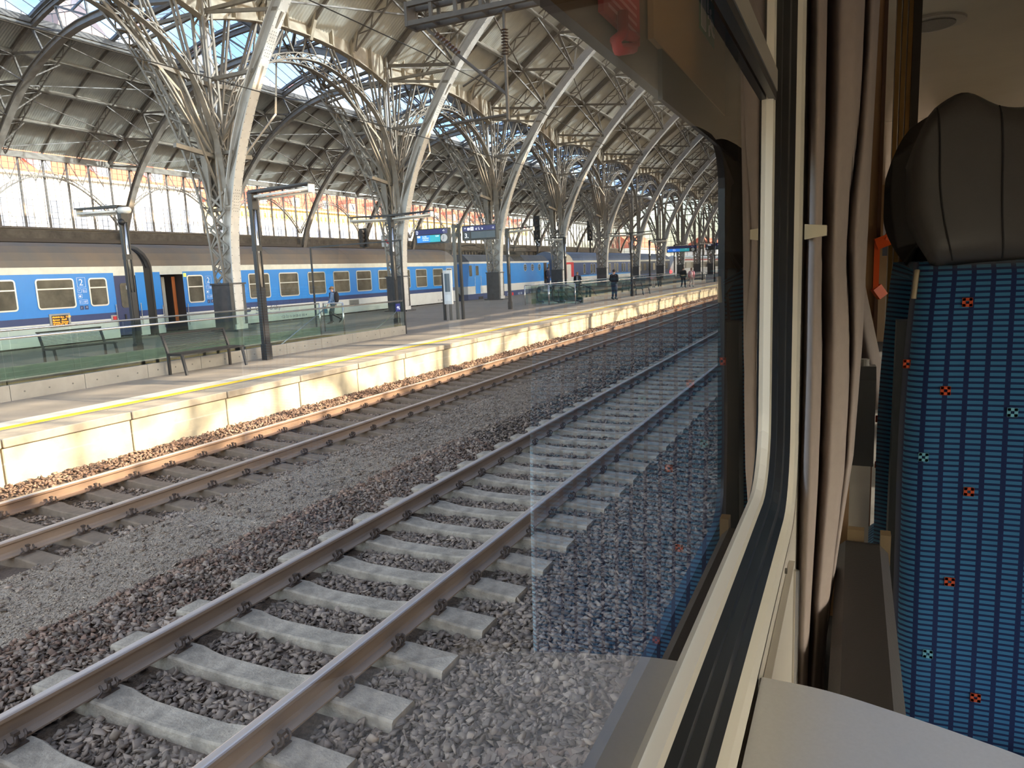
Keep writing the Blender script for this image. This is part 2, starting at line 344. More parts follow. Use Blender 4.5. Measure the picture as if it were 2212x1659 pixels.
RP = [(-.075, -.172), (.075, -.172), (.075, -.160), (.02, -.145), (.0085, -.125), (.0085, -.055), (.03, -.043), (.036, -.034), (.036, -.012), (.03, -.003), (.02, 0), (-.02, 0), (-.03, -.003), (-.036, -.012), (-.036, -.034), (-.03, -.043), (-.0085, -.055), (-.0085, -.125), (-.02, -.145), (-.075, -.160)]
def rail(parent, x, y0, y1, side):
    bb = MB(); n = len(RP); ys = [y0, y1]; vs = [(p[0]+x, yy, p[1]) for yy in ys for p in RP]
    for i in range(n): bb.add([vs[i], vs[(i+1) % n], vs[n+(i+1) % n], vs[n+i]], [(0, 1, 2, 3)], 1 if 8 <= i <= 12 else 0)
    return bb.build('rail', [side, RAILT], parent)
def track(tx, ph, y0, y1, ysl, yclip, label, side, sm):
    t = thing('railway_track', label, 'track', (tx, 0, 0))
    rail(t, -.7525, y0, y1, side[0]); rail(t, .7525, y0, y1, side[1])
    k = math.ceil((y0+1-ph)/SLP)
    while ph+k*SLP < ysl:
        y = ph+k*SLP; s = put(sm, 'sleeper', t, (0, y, 0))
        if y < yclip:
            for sx in (-.7525, .7525):
                put(BPM, 'base_plate', s, (sx, 0, 0))
                for dx in (-.115, .115): put(CLIP, 'clip', s, (sx+dx, 0, -.135))
        k += 1
    return t
track(0, SL0, -1, 120, 34, 20, 'near railway track with grey concrete sleepers and shiny railheads below the train window', (RAILS, RAILS), SM)
track(FT, SL0+.22, 0, 190, 66, 24, 'far railway track with brown-stained sleepers beside the sunlit platform wall', (RAILR, RAILS), SMF)
# ------------------------------------------------------------------ island platform
PZ = .58; PX0, PX1 = -6.4, -21.62
bb = MB(); H0, H1 = 5.2, 20.15; E0, E1 = 39.6, 74.
def slab(x0, x1, y0, y1): bb.span((x0, y0, -.3), (x1, y1, PZ))
slab(-7.0, -10.05, -12, YEND); slab(-13.15, PX1, -12, YEND); slab(-10.05, -13.15, -12, H0); slab(-10.05, -13.15, H1, E0); slab(-10.05, -13.15, E1, YEND)
bb.span((-6.5, 90, -.3), (-7, YEND, PZ-.13)); bb.span((-6.4, 90, PZ-.13), (-7, YEND, PZ))
platform = bb.build('platform_floor', PAVE, kind='structure')
JP, J0 = 1.93, 9.41
def wall_piece(w_, nm, m, x0, x1, z0, z1, bev):
    q = MB(); q.span((x0, .012, z0), (x1, w_-.012, z1)); o = q.build(nm, m); me = o.data; bpy.data.objects.remove(o)
    bm = bmesh.new(); bm.from_mesh(me); bmesh.ops.bevel(bm, geom=bm.edges[:], offset=bev, segments=1, affect='EDGES'); bm.to_mesh(me); bm.free(); return me
WP = wall_piece(JP, 'wall_panel', CONC, -6.45, -6.62, -.35, .445, .012); CPM = wall_piece(JP, 'coping_slab', COPE, -6.40, -7.0, .455, PZ, .012)
bb = MB(); bb.span((-6.6, -12, -.3), (-7.0, 90, .45)); bb.build('wall_core', CONC, platform)
for k in range(-10, 42):
    put(WP, 'wall_panel', platform, (rng.uniform(-.006, .006), J0+k*JP, 0)); put(CPM, 'coping_slab', platform, (rng.uniform(-.004, .004), J0+k*JP, 0))
bb = MB(); bb.span((-7.12, -12, PZ), (-7.30, YEND, PZ+.004)); bb.build('yellow_line', YELL, platform)
bb = MB(); bb.span((-7.34, -12, PZ), (-7.74, YEND, PZ+.003))
bb.build('pale_tactile_strip', WHITEL, platform)
for yy in np.arange(-8, 150, 4.0):
    q = MB(); q.span((-7.78, yy, PZ+.0005), (-21.5, yy+.018, PZ+.002)); 
    # expansion joints skip the stair and escalator openings
    q = MB(); q.span((-7.78, yy, PZ), (-9.8, yy+.02, PZ+.0015)); q.span((-13.4, yy, PZ), (-21.5, yy+.02, PZ+.0015)); q.build('paving_joint', mat('joint_filler', (104, 98, 90), .9), platform)
# stair and escalator shafts
SHAFT = mat('pale_shaft_wall', (188, 190, 182), .6, 0, .1, 2)
bb = MB()
for x0, x1, y0, y1 in ((-10.05, -13.15, H0, H1), (-10.05, -13.15, E0, E1)):
    bb.add([(x0, y0, PZ-.01), (x0, y1, PZ-.01), (x0, y1, -4), (x0, y0, -4), (x1, y0, PZ-.01), (x1, y1, PZ-.01), (x1, y1, -4), (x1, y0, -4)], [(0, 1, 2, 3), (4, 5, 6, 7), (0, 4, 7, 3), (1, 5, 6, 2), (3, 2, 6, 7)])
bb.build('trim_1', SHAFT, kind='structure')
stair = thing('staircase', 'granite stair descending from the platform between the glass balustrades', 'staircase', (-11.6, H1, PZ))
for k in range(14):
    q = MB(); q.box((0, -.17-.33*k, -.1-.165*(k+1)+.08), (3.0, .36, .2)); q.build('step', COPE, stair)
# ------------------------------------------------------------------ glass balustrades
PLIN = mat('balustrade_plinth', (164, 156, 142), .5, .05, .12, 3)
def balustrade(name_label, x, ys, zt, side, posts=(), first=True, thick=.014):
    t = thing('glass_balustrade', name_label, 'balustrade', (x, ys[0], PZ))
    for a, c in zip(ys[:-1], ys[1:]):
        g = MB(); g.span((-thick/2, a-ys[0]+.008, .02), (thick/2, c-ys[0]-.008, zt-PZ-.03)); g.build('glass_pane', GLB, t)
        g = MB(); g.span((side*.012, a-ys[0]+.005, 0), (side*.06, c-ys[0]-.005, .285)); pl = g.build('plinth_panel', PLIN, t)
        g = MB()
        for yy in (a-ys[0]+.25, (a+c)/2-ys[0], c-ys[0]-.25): g.tube([(side*.058, yy, .14), (side*.066, yy, .14)], .016, 8)
        g.build('bolt', mat('bolt_steel', (120, 116, 110), .4, .6), pl)
    g = MB(); g.tube([(0, -.05, zt-PZ), (0, ys[-1]-ys[0], zt-PZ)], .024, 10)
    if posts: g.tube([(0, ys[-1]-ys[0], zt-PZ+.01), (0, ys[-1]-ys[0], .0)], .024, 10)
    g.build('handrail', INOX, t, smooth=True)
    return t
fy = [3.45+1.41*i for i in range(13)]; fy[-1] = 20.5
balustrade('near glass balustrade with steel handrail around the stair, behind the front bench', -9.9, fy, 1.70, 1, True)
ry = [2.7+1.41*i for i in range(13)]; ry[-1] = 20.2
balustrade('rear glass balustrade on the far side of the stair, in front of the second bench', -13.25, ry, 1.68, -1, True)
f2 = [38.8+1.5*i for i in range(26)]
balustrade('long glass balustrade along the track side of the escalators', -10.1, f2, 1.70, 1, True)
balustrade('long glass balustrade behind the escalators', -13.25, f2, 1.70, -1, True)
# small inclined handrails of the stair
for x, p0, p1, lb in ((-10.02, (20.4, 1.42), (18.7, .75), 'short sloping steel handrail inside the near glass balustrade'), (-13.1, (20.2, 1.44), (17.9, .42), 'long sloping steel handrail inside the rear glass balustrade')):
    t = thing('stair_handrail', lb, 'handrail', (x, p0[0], PZ))
    g = MB(); g.tube([(0, 0, p0[1]-PZ), (0, p1[0]-p0[0], p1[1]-PZ), (0, p1[0]-p0[0]-1.5, p1[1]-PZ-.65)], .022, 8); g.build('rail_tube', INOX, t, smooth=True)
    g = MB()
    for u in (.05, .9): g.beam((0, (p1[0]-p0[0])*u, p0[1]-PZ+(p1[1]-p0[1])*u-.01), (0, (p1[0]-p0[0])*u, p0[1]-PZ+(p1[1]-p0[1])*u-.42), .02, .02)
    g.build('bracket', INOX, t)
t = thing('gate_frame', 'steel tube end frame where the stair opens, beside the walking man', 'handrail', (-12.6, 20.3, PZ))
g = MB(); g.tube([(-.55, 0, .1), (-.55, 0, 1.1), (.3, 0, 1.1)], .024, 8); g.tube([(.3, 0, 1.1), (.3, 0, .0)], .03, 8); g.build('tube_frame', INOX, t, smooth=True)
g = MB(); g.span((-.52, -.006, .12), (.28, .006, 1.05)); g.build('glass_pane', GLB, t)
# escalators
def escalator(x, label):
    t = thing('escalator', label, 'escalator', (x, 38.6, PZ))
    for sx in (-.48, .48):
        pr = [(1.3, .05)]; c = [(.35-.32*math.cos(a), .62+.32*math.sin(a)) for a in np.linspace(-math.pi/2, math.pi/2, 9)]
        g = MB(); g.tube([(sx, 2.2, .02), (sx, .9, .1)]+[(sx, .45-.38*math.sin(a*math.pi/8), .56-.42*math.cos(a*math.pi/8)) for a in range(9)]+[(sx, 1.6, .98), (sx, 3.2, .7), (sx, 9, -2.6)], .04, 8); g.build('rubber_handrail', BLACK, t, smooth=True)
        g = MB(); g.prism([(.2, .15), (.14, .5), (.3, .9), (1.6, .93), (3.2, .64), (9, -2.7), (9, -3.4), (3, .0), (1.3, .08)], sx-.006, sx+.006, 0); g.build('glass_side', GLB, t)
        g = MB(); g.prism([(.9, 0), (1.0, .16), (3.0, .08), (9, -3.3), (9, -3.7), (3.0, -.3)], sx-.06, sx+.06, 0); g.build('skirt', INOX, t)
    for k in range(16):
        g = MB(); g.box((0, 2.9+.4*k, -.12-.2*max(0, k-1)), (.86, .4, .2)); g.build('step', DARK, t)
    g = MB(); g.span((-.45, .6, .0), (.45, 2.7, .012)); g.build('comb_plate', INOX, t)
escalator(-12.35, 'left escalator with black rubber handrail beyond the open paving')
escalator(-11.0, 'right escalator with black rubber handrail, nearer the yellow line')
for i, (x0, x1) in enumerate(((-13.2, -11.75), (-11.7, -10.15))):
    t = thing('glass_screen', ['left', 'right'][i]+' steel-posted glass screen standing before the escalators', 'balustrade', (x0, 37.8, PZ))
    g = MB()
    for xx in (0, x1-x0): g.tube([(xx, 0, 0), (xx, 0, 1.12)], .03, 8)
    g.build('post', INOX, t, smooth=True); g = MB(); g.tube([(0, 0, 1.12), (x1-x0, 0, 1.12)], .022, 8); g.build('handrail', INOX, t, smooth=True)
    g = MB(); g.span((.05, -.006, .08), (x1-x0-.05, .006, 1.05)); g.build('glass_pane', GLB, t)
# ------------------------------------------------------------------ benches
def bench(x, y, label, ln=1.7):
    t = thing('bench', label, 'bench', (x, y, PZ))
    for yy in (.0, ln):
        g = MB(); g.beam((0, yy, 0), (.0, yy, .47), .05, .05); g.beam((0, yy, .47), (-.13, yy, .86), .05, .05); g.build('rear_leg', DARK, t)
        g = MB(); g.beam((.52, yy, 0), (.42, yy, .45), .05, .05); g.beam((.42, yy, .44), (0, yy, .44), .05, .05); g.build('front_leg', DARK, t)
    for k in range(12):
        g = MB(); g.beam((.03+.036*k, -.04, .465), (.03+.036*k, ln+.04, .465), .014, .014); g.build('seat_rod', DARK, t)
    for k in range(10):
        u = k/9; g = MB(); g.beam((-.015-.115*u, -.04, .53+.33*u), (-.015-.115*u, ln+.04, .53+.33*u), .014, .014); g.build('back_rod', DARK, t)
    g = MB(); g.beam((-.14, -.05, .88), (-.14, ln+.05, .88), .03, .03); g.beam((.45, -.05, .45), (.45, ln+.05, .45), .03, .03); g.build('edge_tube', DARK, t)
    return t
bench(-9.72, 10.95, 'dark wire bench in front of the near glass balustrade')
bench(-15.1, 11.6, 'dark wire bench seen through the glass, behind the rear balustrade')
bench(-9.6, 48.2, 'small distant wire bench beside the second dark lamp post')
# ------------------------------------------------------------------ platform lamp posts
def lamp(x, y, arms, label, cam_=False, h=4.05):
    t = thing('platform_lamp', label, 'lamp', (x, y, PZ), 'dark lamp posts along the platform')
    g = MB()
    for dy in (-.085, .085): g.box((0, dy, h/2), (.10, .035, h))
    g.build('post_fin', DARK, t)
    g = MB(); g.box((0, 0, .9), (.13, .13, 1.8)); g.box((0, 0, .2), (.17, .2, .4)); g.build('post_base', DARK, t)
    g = MB(); g.tube([(0.02, 0, 1.8), (0.02, 0, h-.35)], .05, 10); g.build('post_tube', INOX, t, smooth=True)
    g = MB(); g.box((0, 0, h-.17), (.15, .2, .42)); g.box((.0, 0, 2.75), (.14, .2, .14)); g.build('post_collar', DARK, t)
    for s, l in arms:
        a = MB(); a.prism([(0, h+.0), (s*l, h+.07), (s*l, h+.10), (0, h+.07)], -.14, .14, 1); ao = a.build('lamp_arm', DARK, t)
        for dz, dy in ((-.08, -.07), (-.13, .07)):
            c = MB(); c.tube([(s*.14, dy, h+dz-.005), (s*(l-.05), dy, h+dz+.04)], .034, 10); c.build('lamp_tube', LAMPW, ao, smooth=True)
        c = MB(); c.box((s*(l-.02), 0, h-.02), (.03, .2, .2)); c.build('end_bracket', LAMPW, ao)
    if cam_:
        c = MB(); c.tube([(.05, -.1, h-.08), (.42, -.12, h-.1)], .085, 12); c.build('loudspeaker', LAMPW, t, smooth=True)
        c = MB(); c.tube([(.08, -.12, h-.38), (.2, -.2, h-.4)], .085, 12); c.build('camera_dome', BLACK, t, smooth=True)
    return t
lamp(-9.46, 13.61, [(1, 1.85)], 'dark platform lamp post nearest the track, with one arm over the yellow line')
lamp(-14.0, 13.5, [(-1, 1.75)], 'dark lamp post left of the nearest one, with loudspeaker and arm over the blue coach', True)
lamp(-11.3, 22.1, [(-1, 1.75), (1, 1.75)], 'two-armed dark lamp post at the end of the near balustrade')
lamp(-12.4, 34.1, [(1, 1.5)], 'dark lamp post on open paving in front of the locomotive')
lamp(-14.1, 46.7, [(-1, 1.5)], 'dark lamp post left of the escalators by the locomotive door')
lamp(-9.46, 46.7, [(-1, 1.5), (1, 1.5)], 'dark lamp post right of the man in black, beside the distant bench')
lamp(-12.2, 62.0, [(1, 1.5)], 'distant lamp post left of the walking couple')
lamp(-9.46, 78.0, [(-1, 1.5)], 'distant lamp post behind the pink jacket')
lamp(-14.1, 80., [(1, 1.5)], 'most distant lamp post beside the white train')
# ------------------------------------------------------------------ frame gantry, displays, totem
t = thing('sign_gantry', 'thin black goalpost frame standing over the stair end of the balustrade', 'frame', (-9.85, 20.45, PZ))
g = MB(); g.box((0, 0, 1.55), (.05, .05, 3.1)); g.build('post', DARK, t); g = MB(); g.box((-4.3, .6, 1.55), (.05, .05, 3.1)); g.build('post', DARK, t)
g = MB(); g.beam((.05, 0, 3.1), (-4.35, .6, 3.1), .045, .045); g.build('top_bar', DARK, t)
SCR = mat('display_casing', (30, 31, 34), .35); NAVY = mat('navy_panel', (38, 44, 120), .4); SCRB = mat('lit_blue_screen', (34, 110, 205), .3, emit=.55); SCRT = mat('lit_teal_screen', (32, 140, 150), .3, emit=.5); SCRG = mat('grey_screen', (84, 100, 110), .3); TXT = mat('white_lettering', (235, 238, 240), .4, emit=.5)
def display(x0, x1, y, z0, z1, label, kind):
    t = thing('information_display', label, 'display', ((x0+x1)/2, y, z0), 'platform displays'); W2, H = (x1-x0), z1-z0
    g = MB(); g.span((-W2/2, -.12, 0), (W2/2, .12, H)); g.build('casing', SCR, t)
    g = MB(); g.span((-W2/2+.04, -.128, H*.62), (W2/2-.04, -.118, H*.93)); g.build('navy_band', NAVY, t)
    yf = -.133
    if kind == 0:
        g = MB(); g.span((-W2/2+.1, -.13, H*.1), (-W2/2+W2*.45, -.12, H*.56)); g.build('screen', SCRB, t)
        g = MB(); g.span((-W2/2+W2*.45, -.13, H*.1), (W2/2-W2*.24, -.12, H*.56)); g.build('screen', SCRT, t)
        g = MB(); g.tube([(W2/2-W2*.12, -.12, H*.33), (W2/2-W2*.12, -.15, H*.33)], H*.25, 20); ck = g.build('clock_face', WHITE, t)
        g = MB(); g.beam((W2/2-W2*.12, -.155, H*.33), (W2/2-W2*.12-.02, -.155, H*.33+.11), .008, .012, up=(0, 1, 0)); g.beam((W2/2-W2*.12, -.155, H*.33), (W2/2-W2*.12-.05, -.155, H*.33-.05), .008, .014, up=(0, 1, 0)); g.build('clock_hand', BLACK, ck)
        text('\u2191', .17, (W2/2-W2*.17, yf, H*.68), FACEY, TXT, t); text('Ex 573\nKLATOVY\nvia Beroun', .07, (-W2/2+.05+W2*.2, -.135, H*.44), FACEY, TXT, t); text('12:20', .075, (W2*.12, -.135, H*.44), FACEY, TXT, t); text('Vlaky\nTrains\nZ\u00fcge', .05, (-W2/2+.06, yf, H*.83), FACEY, TXT, t)
        g = MB(); g.span((-W2/2+.12, -.134, H*.42), (-W2/2+.26, -.128, H*.54)); g.build('white_block', TXT, t)
    else:
        g = MB(); g.span((-W2/2+W2*.27, -.13, H*.12), (W2/2-.06, -.12, H*.56)); g.build('screen', SCRG, t)
        g = MB(); g.span((-W2/2+.1, -.13, H*.12), (-W2/2+.36, -.12, H*.56)); g.build('number_field', mat('slate_field', (52, 66, 80), .4), t)
        text('3.', .26, (-W2/2+.12, -.135, H*.18), FACEY, TXT, t); text('\u2191 \u2302 \u267f', .14, (-W2/2+.1, yf, H*.69), FACEY, TXT, t); text('\u2199 L \u2198', .14, (-W2/2+W2*.4, yf, H*.69), FACEY, TXT, t); text('\u2192', .12, (W2/2-.2, yf, H*.7), FACEY, TXT, t)
        g = MB()   # small lift and wheelchair pictograms
        g.beam((-W2/2+.32, yf, H*.68), (-W2/2+.32, yf, H*.84), .012, .1, up=(1, 0, 0)); g.build('pictogram', TXT, t)
    return t
display(-13.36, -11.72, 27.0, 3.83, 4.46, 'dark blue departure display with round clock, lit blue and teal', 0)
display(-11.05, -9.46, 27.0, 3.86, 4.47, 'dark display reading 3. to the right of the clock display', 1)
display(-14.6, -11.4, 78.6, 3.83, 4.5, 'small distant blue departure display above the walking couple', 0)
display(-10.5, -7.4, 78.6, 3.9, 4.6, 'small distant dark display at the far end, right of its blue twin', 1)
for x, y, lb in ((-11.42, 27.05, 'pair of dark posts carrying the clock display and the 3. display'), (-10.95, 78.7, 'distant dark posts carrying the far pair of displays')):
    t = thing('display_post', lb, 'post', (x, y, PZ)); 
    for dx in (-.13, .13): g = MB(); g.box((dx, 0, 2.0), (.09, .13, 4.0)); g.build('post', DARK, t)
    g = MB(); g.box((0, 0, 3.55), (.4, .14, .12)); g.box((0, 0, 3.9), (.4, .1, .12)); g.build('cross_plate', DARK, t)
t = thing('information_totem', 'white framed information totem on dark legs beside the display posts', 'totem', (-11.72, 26.6, PZ))
for dx in (-.24, .05): g = MB(); g.box((dx, .06, 1.0), (.09, .1, 2.0)); g.build('leg', DARK, t)
g = MB(); g.span((-.17, -.05, .68), (.21, .05, 2.1)); g.build('white_frame', WHITE, t)
g = MB(); g.span((-.1, -.06, 1.2), (.14, -.045, 1.96)); g.build('screen', SCRG, t); g = MB(); g.span((-.1, -.06, .82), (.14, -.045, 1.08)); g.build('notice_sheet', mat('paper', (240, 240, 236), .7), t)
t = thing('floor_sign', 'small blue pictogram plate on the end of the near glass balustrade', 'sign', (-9.88, 20.1, PZ+.78))
g = MB(); g.span((-.0, -.12, 0), (.02, .12, .26)); g.build('plate', NAVY, t); text('\u2191L', .14, (.023, -.09, .07), FACEX, TXT, t)
# ------------------------------------------------------------------ the two-vault train shed
XC = -19.3; FY = [21.95+12.22*k for k in range(-2, 16)]
RIB = smooth_curve([(-18.85, .58), (-18.82, 3), (-18.62, 5), (-18.03, 7.2), (-17.2, 9.15), (-16.15, 11.0), (-15.2, 12.4), (-14.3, 13.5), (-12.9, 14.95), (-11.4, 16.3), (-9.5, 17.6), (-7, 18.8), (-4, 19.7), (.3, 20.1)], 3)
SK = smooth_curve([(-19.2, 14.0), (-17.5, 15.45), (-15.8, 16.75), (-14.2, 17.9), (-12.6, 18.95), (-11, 19.9), (-9, 20.9), (-6.5, 21.8), (-3.5, 22.4), (.3, 22.7)], 3)
mir = lambda P, c: [(2*c-x, z) for x, z in P][::-1]
RIBR = RIB+mir(RIB, .3)[1:]; SKR = SK+mir(SK, .3)[1:]
RIBL = mir(RIBR, XC); SKL = mir(SKR, XC)                         # left hall, x from -58.9 to -19.4
def near_pt(P, x): 
    i = min(range(len(P)), key=lambda j: abs(P[j][0]-x)); return P[i]
def interp_z(P, x):
    Q = sorted(P); return float(np.interp(x, [q[0] for q in Q], [q[1] for q in Q]))
# -- pieces of one frame, modelled at y = 0
class Pieces:
    """collects every bar as a piece of its own"""
    def __init__(s): s.parts = []
    def beam(s, *a, **k): s.parts.append(MB().beam(*a, **k))
    def sweepxz(s, *a, **k): s.parts.append(MB().sweepxz(*a, **k))
    def lattice(s, *a, **k): s.parts.append(MB().lattice(*a, **k))
def pieces(fn, name, m, test=lambda q: True):
    p = Pieces(); fn(p); out = []; rest = MB()
    for q in p.parts:
        if test(q):
            o = q.build(name, m, origin=(XC, 0, PZ)); out.append(o.data); bpy.data.objects.remove(o)
        else: rest.add(q.v, q.f)
    r = None
    if rest.v: o = rest.build(name, m, origin=(XC, 0, PZ)); r = o.data; bpy.data.objects.remove(o)
    return out, r
def fmesh(fn, name, m):
    g = MB(); fn(g); o = g.build(name, m, origin=(XC, 0, PZ)); me = o.data; bpy.data.objects.remove(o); return me
RIBPAINT = mat('pale_rib_paint', (206, 200, 190), .42, 0, .12, 2.5)
def rib_right(g):
    g.sweepxz(RIBR, 0, -.03, .03, .44); g.sweepxz(RIBR, 0, .03, .42, .06); g.sweepxz(RIBR, 0, .42, .47, .34)
def rib_left(g):
    low = [p for p in RIBL if p[0] > -26.5]; rest = [p for p in RIBL if p[0] <= -26.2]
    g.sweepxz(rest, 0, -.03, .03, .5); g.sweepxz(rest, 0, .03, .42, .06); g.sweepxz(rest, 0, .42, .47, .34)
    for dy in (-.24, .24): g.lattice(low, dy, -.03, .55, .09, .06, .55)
    for i, (p, n) in enumerate(resample(low, .8)):
        for k in (.0, .5): g.beam((p[0]+n[0]*k, -.25, p[1]+n[1]*k), (p[0]+n[0]*k, .25, p[1]+n[1]*k), .12, .05)
def roof_ribs(g):
    for S, lo, hi in ((SKR, -19.2, 19.8), (SKL, -58.4, -19.4)):
        g.sweepxz(S, 0, -.42, -.36, .30); g.sweepxz(S, 0, -.36, -.02, .05); g.sweepxz(S, 0, -.06, 0, .2)
PURX = [-16.6, -14.0, -11.4, -8.9]
def webs(g):
    for S, R, f in ((SKR, RIBR, lambda x: x), (SKL, RIBL, lambda x: 2*XC-x), (SKR, RIBR, lambda x: .6-x), (SKL, RIBL, lambda x: 2*XC-(.6-x))):
        px = [-19.15]+PURX+[-6.2, -3.2]; rx = [-15.0, -13.0, -10.6, -8.0, -5.6, -3.0, -.8]
        for i in range(len(px)):
            a = (f(px[i]), 0, interp_z(S, f(px[i]))-.4); b_ = (f(rx[i]), 0, interp_z(R, f(rx[i]))+.45)
            g.beam(a, b_, .16, .14)
            if i+1 < len(px): g.beam(b_, (f(px[i+1]), 0, interp_z(S, f(px[i+1]))-.4), .12, .12)
def column(g):
    # posts, X lattice, collar and fan of struts up to the valley girder
    for x in (XC-.28, XC+.28):
        for dy in (-.2, .2): g.beam((x, dy, 5.4), (x, dy, 14.0), .10, .09)
        for i in range(16):
            z = 5.6+i*.52; s = 1 if i % 2 else -1; g.beam((x, -.2*s, z), (x, .2*s, z+.52), .03, .07)
    for i in range(5):
        z = 2.5+i*.72
        for dy in (-.2, .2):
            g.beam((XC-.5, dy, z), (XC+.42, dy, z+.72), .05, .09); g.beam((XC+.42, dy, z), (XC-.5, dy, z+.72), .05, .09)
    for z, hw in ((5.45, .6), (7.6, 1.0), (10.4, 2.4), (12.9, 3.8)): g.beam((XC-hw, 0, z), (XC+hw, 0, z), .15, .13)
    for x, z in ((-17.3, 9.3), (-16.2, 11.0), (2*XC+17.3, 9.3), (2*XC+16.2, 11.0)): g.beam((XC, 0, 5.6), (x, 0, z), .10, .12)
    for dy in (-4.4, -2.9, -1.4, 1.4, 2.9, 4.4):
        for x in (XC-.1, XC+.1): g.beam((x, dy*.06, 7.6), (x, dy, 13.4), .08, .08)
    for s in (-1, 1):
        for z0, l, z1 in ((10.2, 2.6, 10.5), (7.5, 1.9, 7.7)): g.beam((XC, 0, z0), (XC, s*l, z1), .16, .16)
    for x in (-15.3, 2*XC+15.3):
        g.beam((XC, 0, 7.6), (x, 0, 12.2), .10, .12); g.beam((XC, 0, 12.9), (x, 0, 12.3), .12, .12)
    for s in (-1, 1):
        g.beam((XC, 0, 6.2), (XC+1.1, s*2.4, 9.4), .07, .07); g.beam((XC+1.1, s*2.4, 9.4), (XC-.2, s*4.2, 12.3), .07, .07); g.beam((XC-.9, 0, 9.2), (XC, s*3.0, 12.0), .08, .08)
def column_far(g):
    for x in (XC-.28, XC+.28): g.beam((x, 0, 5.2), (x, 0, 13.9), .14, .12)
    for dy in (-.2, .2):
        for i in range(4):
            z = 2.5+i*.9; g.beam((XC-.5, dy, z), (XC+.42, dy, z+.9), .05, .09); g.beam((XC+.42, dy, z), (XC-.5, dy, z+.9), .05, .09)
    for z, hw in ((5.45, .6), (10.4, 2.4), (12.9, 3.8)): g.beam((XC-hw, 0, z), (XC+hw, 0, z), .15, .13)
    for x, z in ((-16.2, 11.0), (2*XC+16.2, 11.0)): g.beam((XC, 0, 5.6), (x, 0, z), .10, .12)
def base_box(g):
    g.box((XC-.03, 0, 1.52), (.98, .8, 1.9)); g.box((XC-.03, 0, 2.5), (1.06, .9, .07)); g.box((XC-.03, 0, 1.5), (1.0, .82, .03)); g.box((XC, 0, .62), (1.5, .9, .08))
def longarch(g):
    pts = [(.12, 5.6), (.2, 7.6), (.55, 8.9), (1.2, 10.3), (2.4, 11.35), (4.2, 12.1), (6.1, 12.4), (8.0, 12.1), (9.8, 11.35), (11.0, 10.3), (11.65, 8.9), (12.0, 7.6), (12.1, 5.6)]
    for x in (XC+.45, XC-.45):
        P = smooth_curve(pts, 3); h = MB(); h.sweepxz(P, 0, -.03, .01, .26); h.lattice(P, 0, .01, .27, .04, .06, .34)
        g.add([(x+v[1], v[0], v[2]) for v in h.v], h.f)
    for y in (3.0, 4.6, 6.1, 7.6, 9.2):
        z = float(np.interp(y, [p[0] for p in pts], [p[1] for p in pts]))+.3
        for x in (XC+.45, XC-.45): g.beam((x, y, z), (XC, y, 13.6), .06, .06)
        g.beam((XC+.45, y, z), (XC-.45, y, z), .05, .05)
def girder(g):
    n = 24
    for x in (XC+.12,):
        vs = []
        for i in range(n+1):
            u = i/n; zb = 13.55-.95*(abs(2*u-1)**2.2); vs += [(x, u*12.22, zb), (x, u*12.22, 14.35)]
            if i: 
                pz = 13.55-.95*(abs(2*(i-1)/n-1)**2.2); g.beam((x, (i-1)/n*12.22, pz), (x, u*12.22, zb), .34, .05)
        for i in range(n): g.add([vs[2*i], vs[2*i+2], vs[2*i+3], vs[2*i+1]], [(0, 1, 2, 3)])
    g.box((XC+.12, 6.11, 14.36), (.46, 12.22, .06))
    for i in range(1, 8):
        y = i*12.22/8; zb = 13.55-.95*(abs(2*i/8-1)**2.2); g.box((XC+.22, y, (zb+14.3)/2), (.2, .09, 14.3-zb))
    for i in (2, 4, 6): g.beam((XC+.2, i*12.22/8, 13.4), (XC+.8, i*12.22/8, 14.9), .18, .1)
def downpipe(g):
    g.tube([(XC-.62, .9, .6), (XC-.62, .9, 4.6), (XC-.5, .75, 6.6), (XC-.45, .6, 13.9)], .11, 10)
def shoes(g):
    for x in (-18.85, 2*XC+18.85):
        g.box((x, 0, .72), (.16, .62, .28)); g.box((x, 0, .60), (.5, .8, .06))
def rivets(g):
    for (p, n) in resample([q for q in RIB if q[1] < 17], .3):
        for dy in (-.18, .18):
            c = Vector((p[0], dy, p[1])); d = Vector((n[0], 0, n[1])); e = Vector((0, 1, 0)); t_ = d.cross(e)
            c = c-d*.03; g.add([c-d*.02, c+e*.022, c+t_*.022, c-e*.022, c-t_*.022], [(0, 1, 2), (0, 2, 3), (0, 3, 4), (0, 4, 1)])
    for zc in (5.7, 11.2):
        for (p, n) in resample([q for q in RIB if abs(q[1]-zc) < 1.2], .11):
            if abs(p[1]-zc) > .45: continue
            for dy in (-.1, 0, .1):
                c = Vector((p[0], dy, p[1])); d = Vector((n[0], 0, n[1])); e = Vector((0, 1, 0)); t_ = d.cross(e); c = c-d*.03
                g.add([c-d*.02, c+e*.022, c+t_*.022, c-e*.022, c-t_*.022], [(0, 1, 2), (0, 2, 3), (0, 3, 4), (0, 4, 1)])
def secondary(g):
    # lattice rafters at the quarter points and a plain rafter mid-bay, both slopes
    for S, f, c in ((SKR, lambda x: x, .3), (SKL, lambda x: 2*XC-x, -38.9)):
        for side in (0, 1):
            Q = [p for p in S if (p[0] < c-9.0 if side == 0 else p[0] > c+9.0)]
            for y in (3.05, 9.17): g.lattice(Q, y, -.55, -.04, .07, .08, .62)
            g.sweepxz(Q, 6.11, -.16, 0, .1)
flanges = MB()
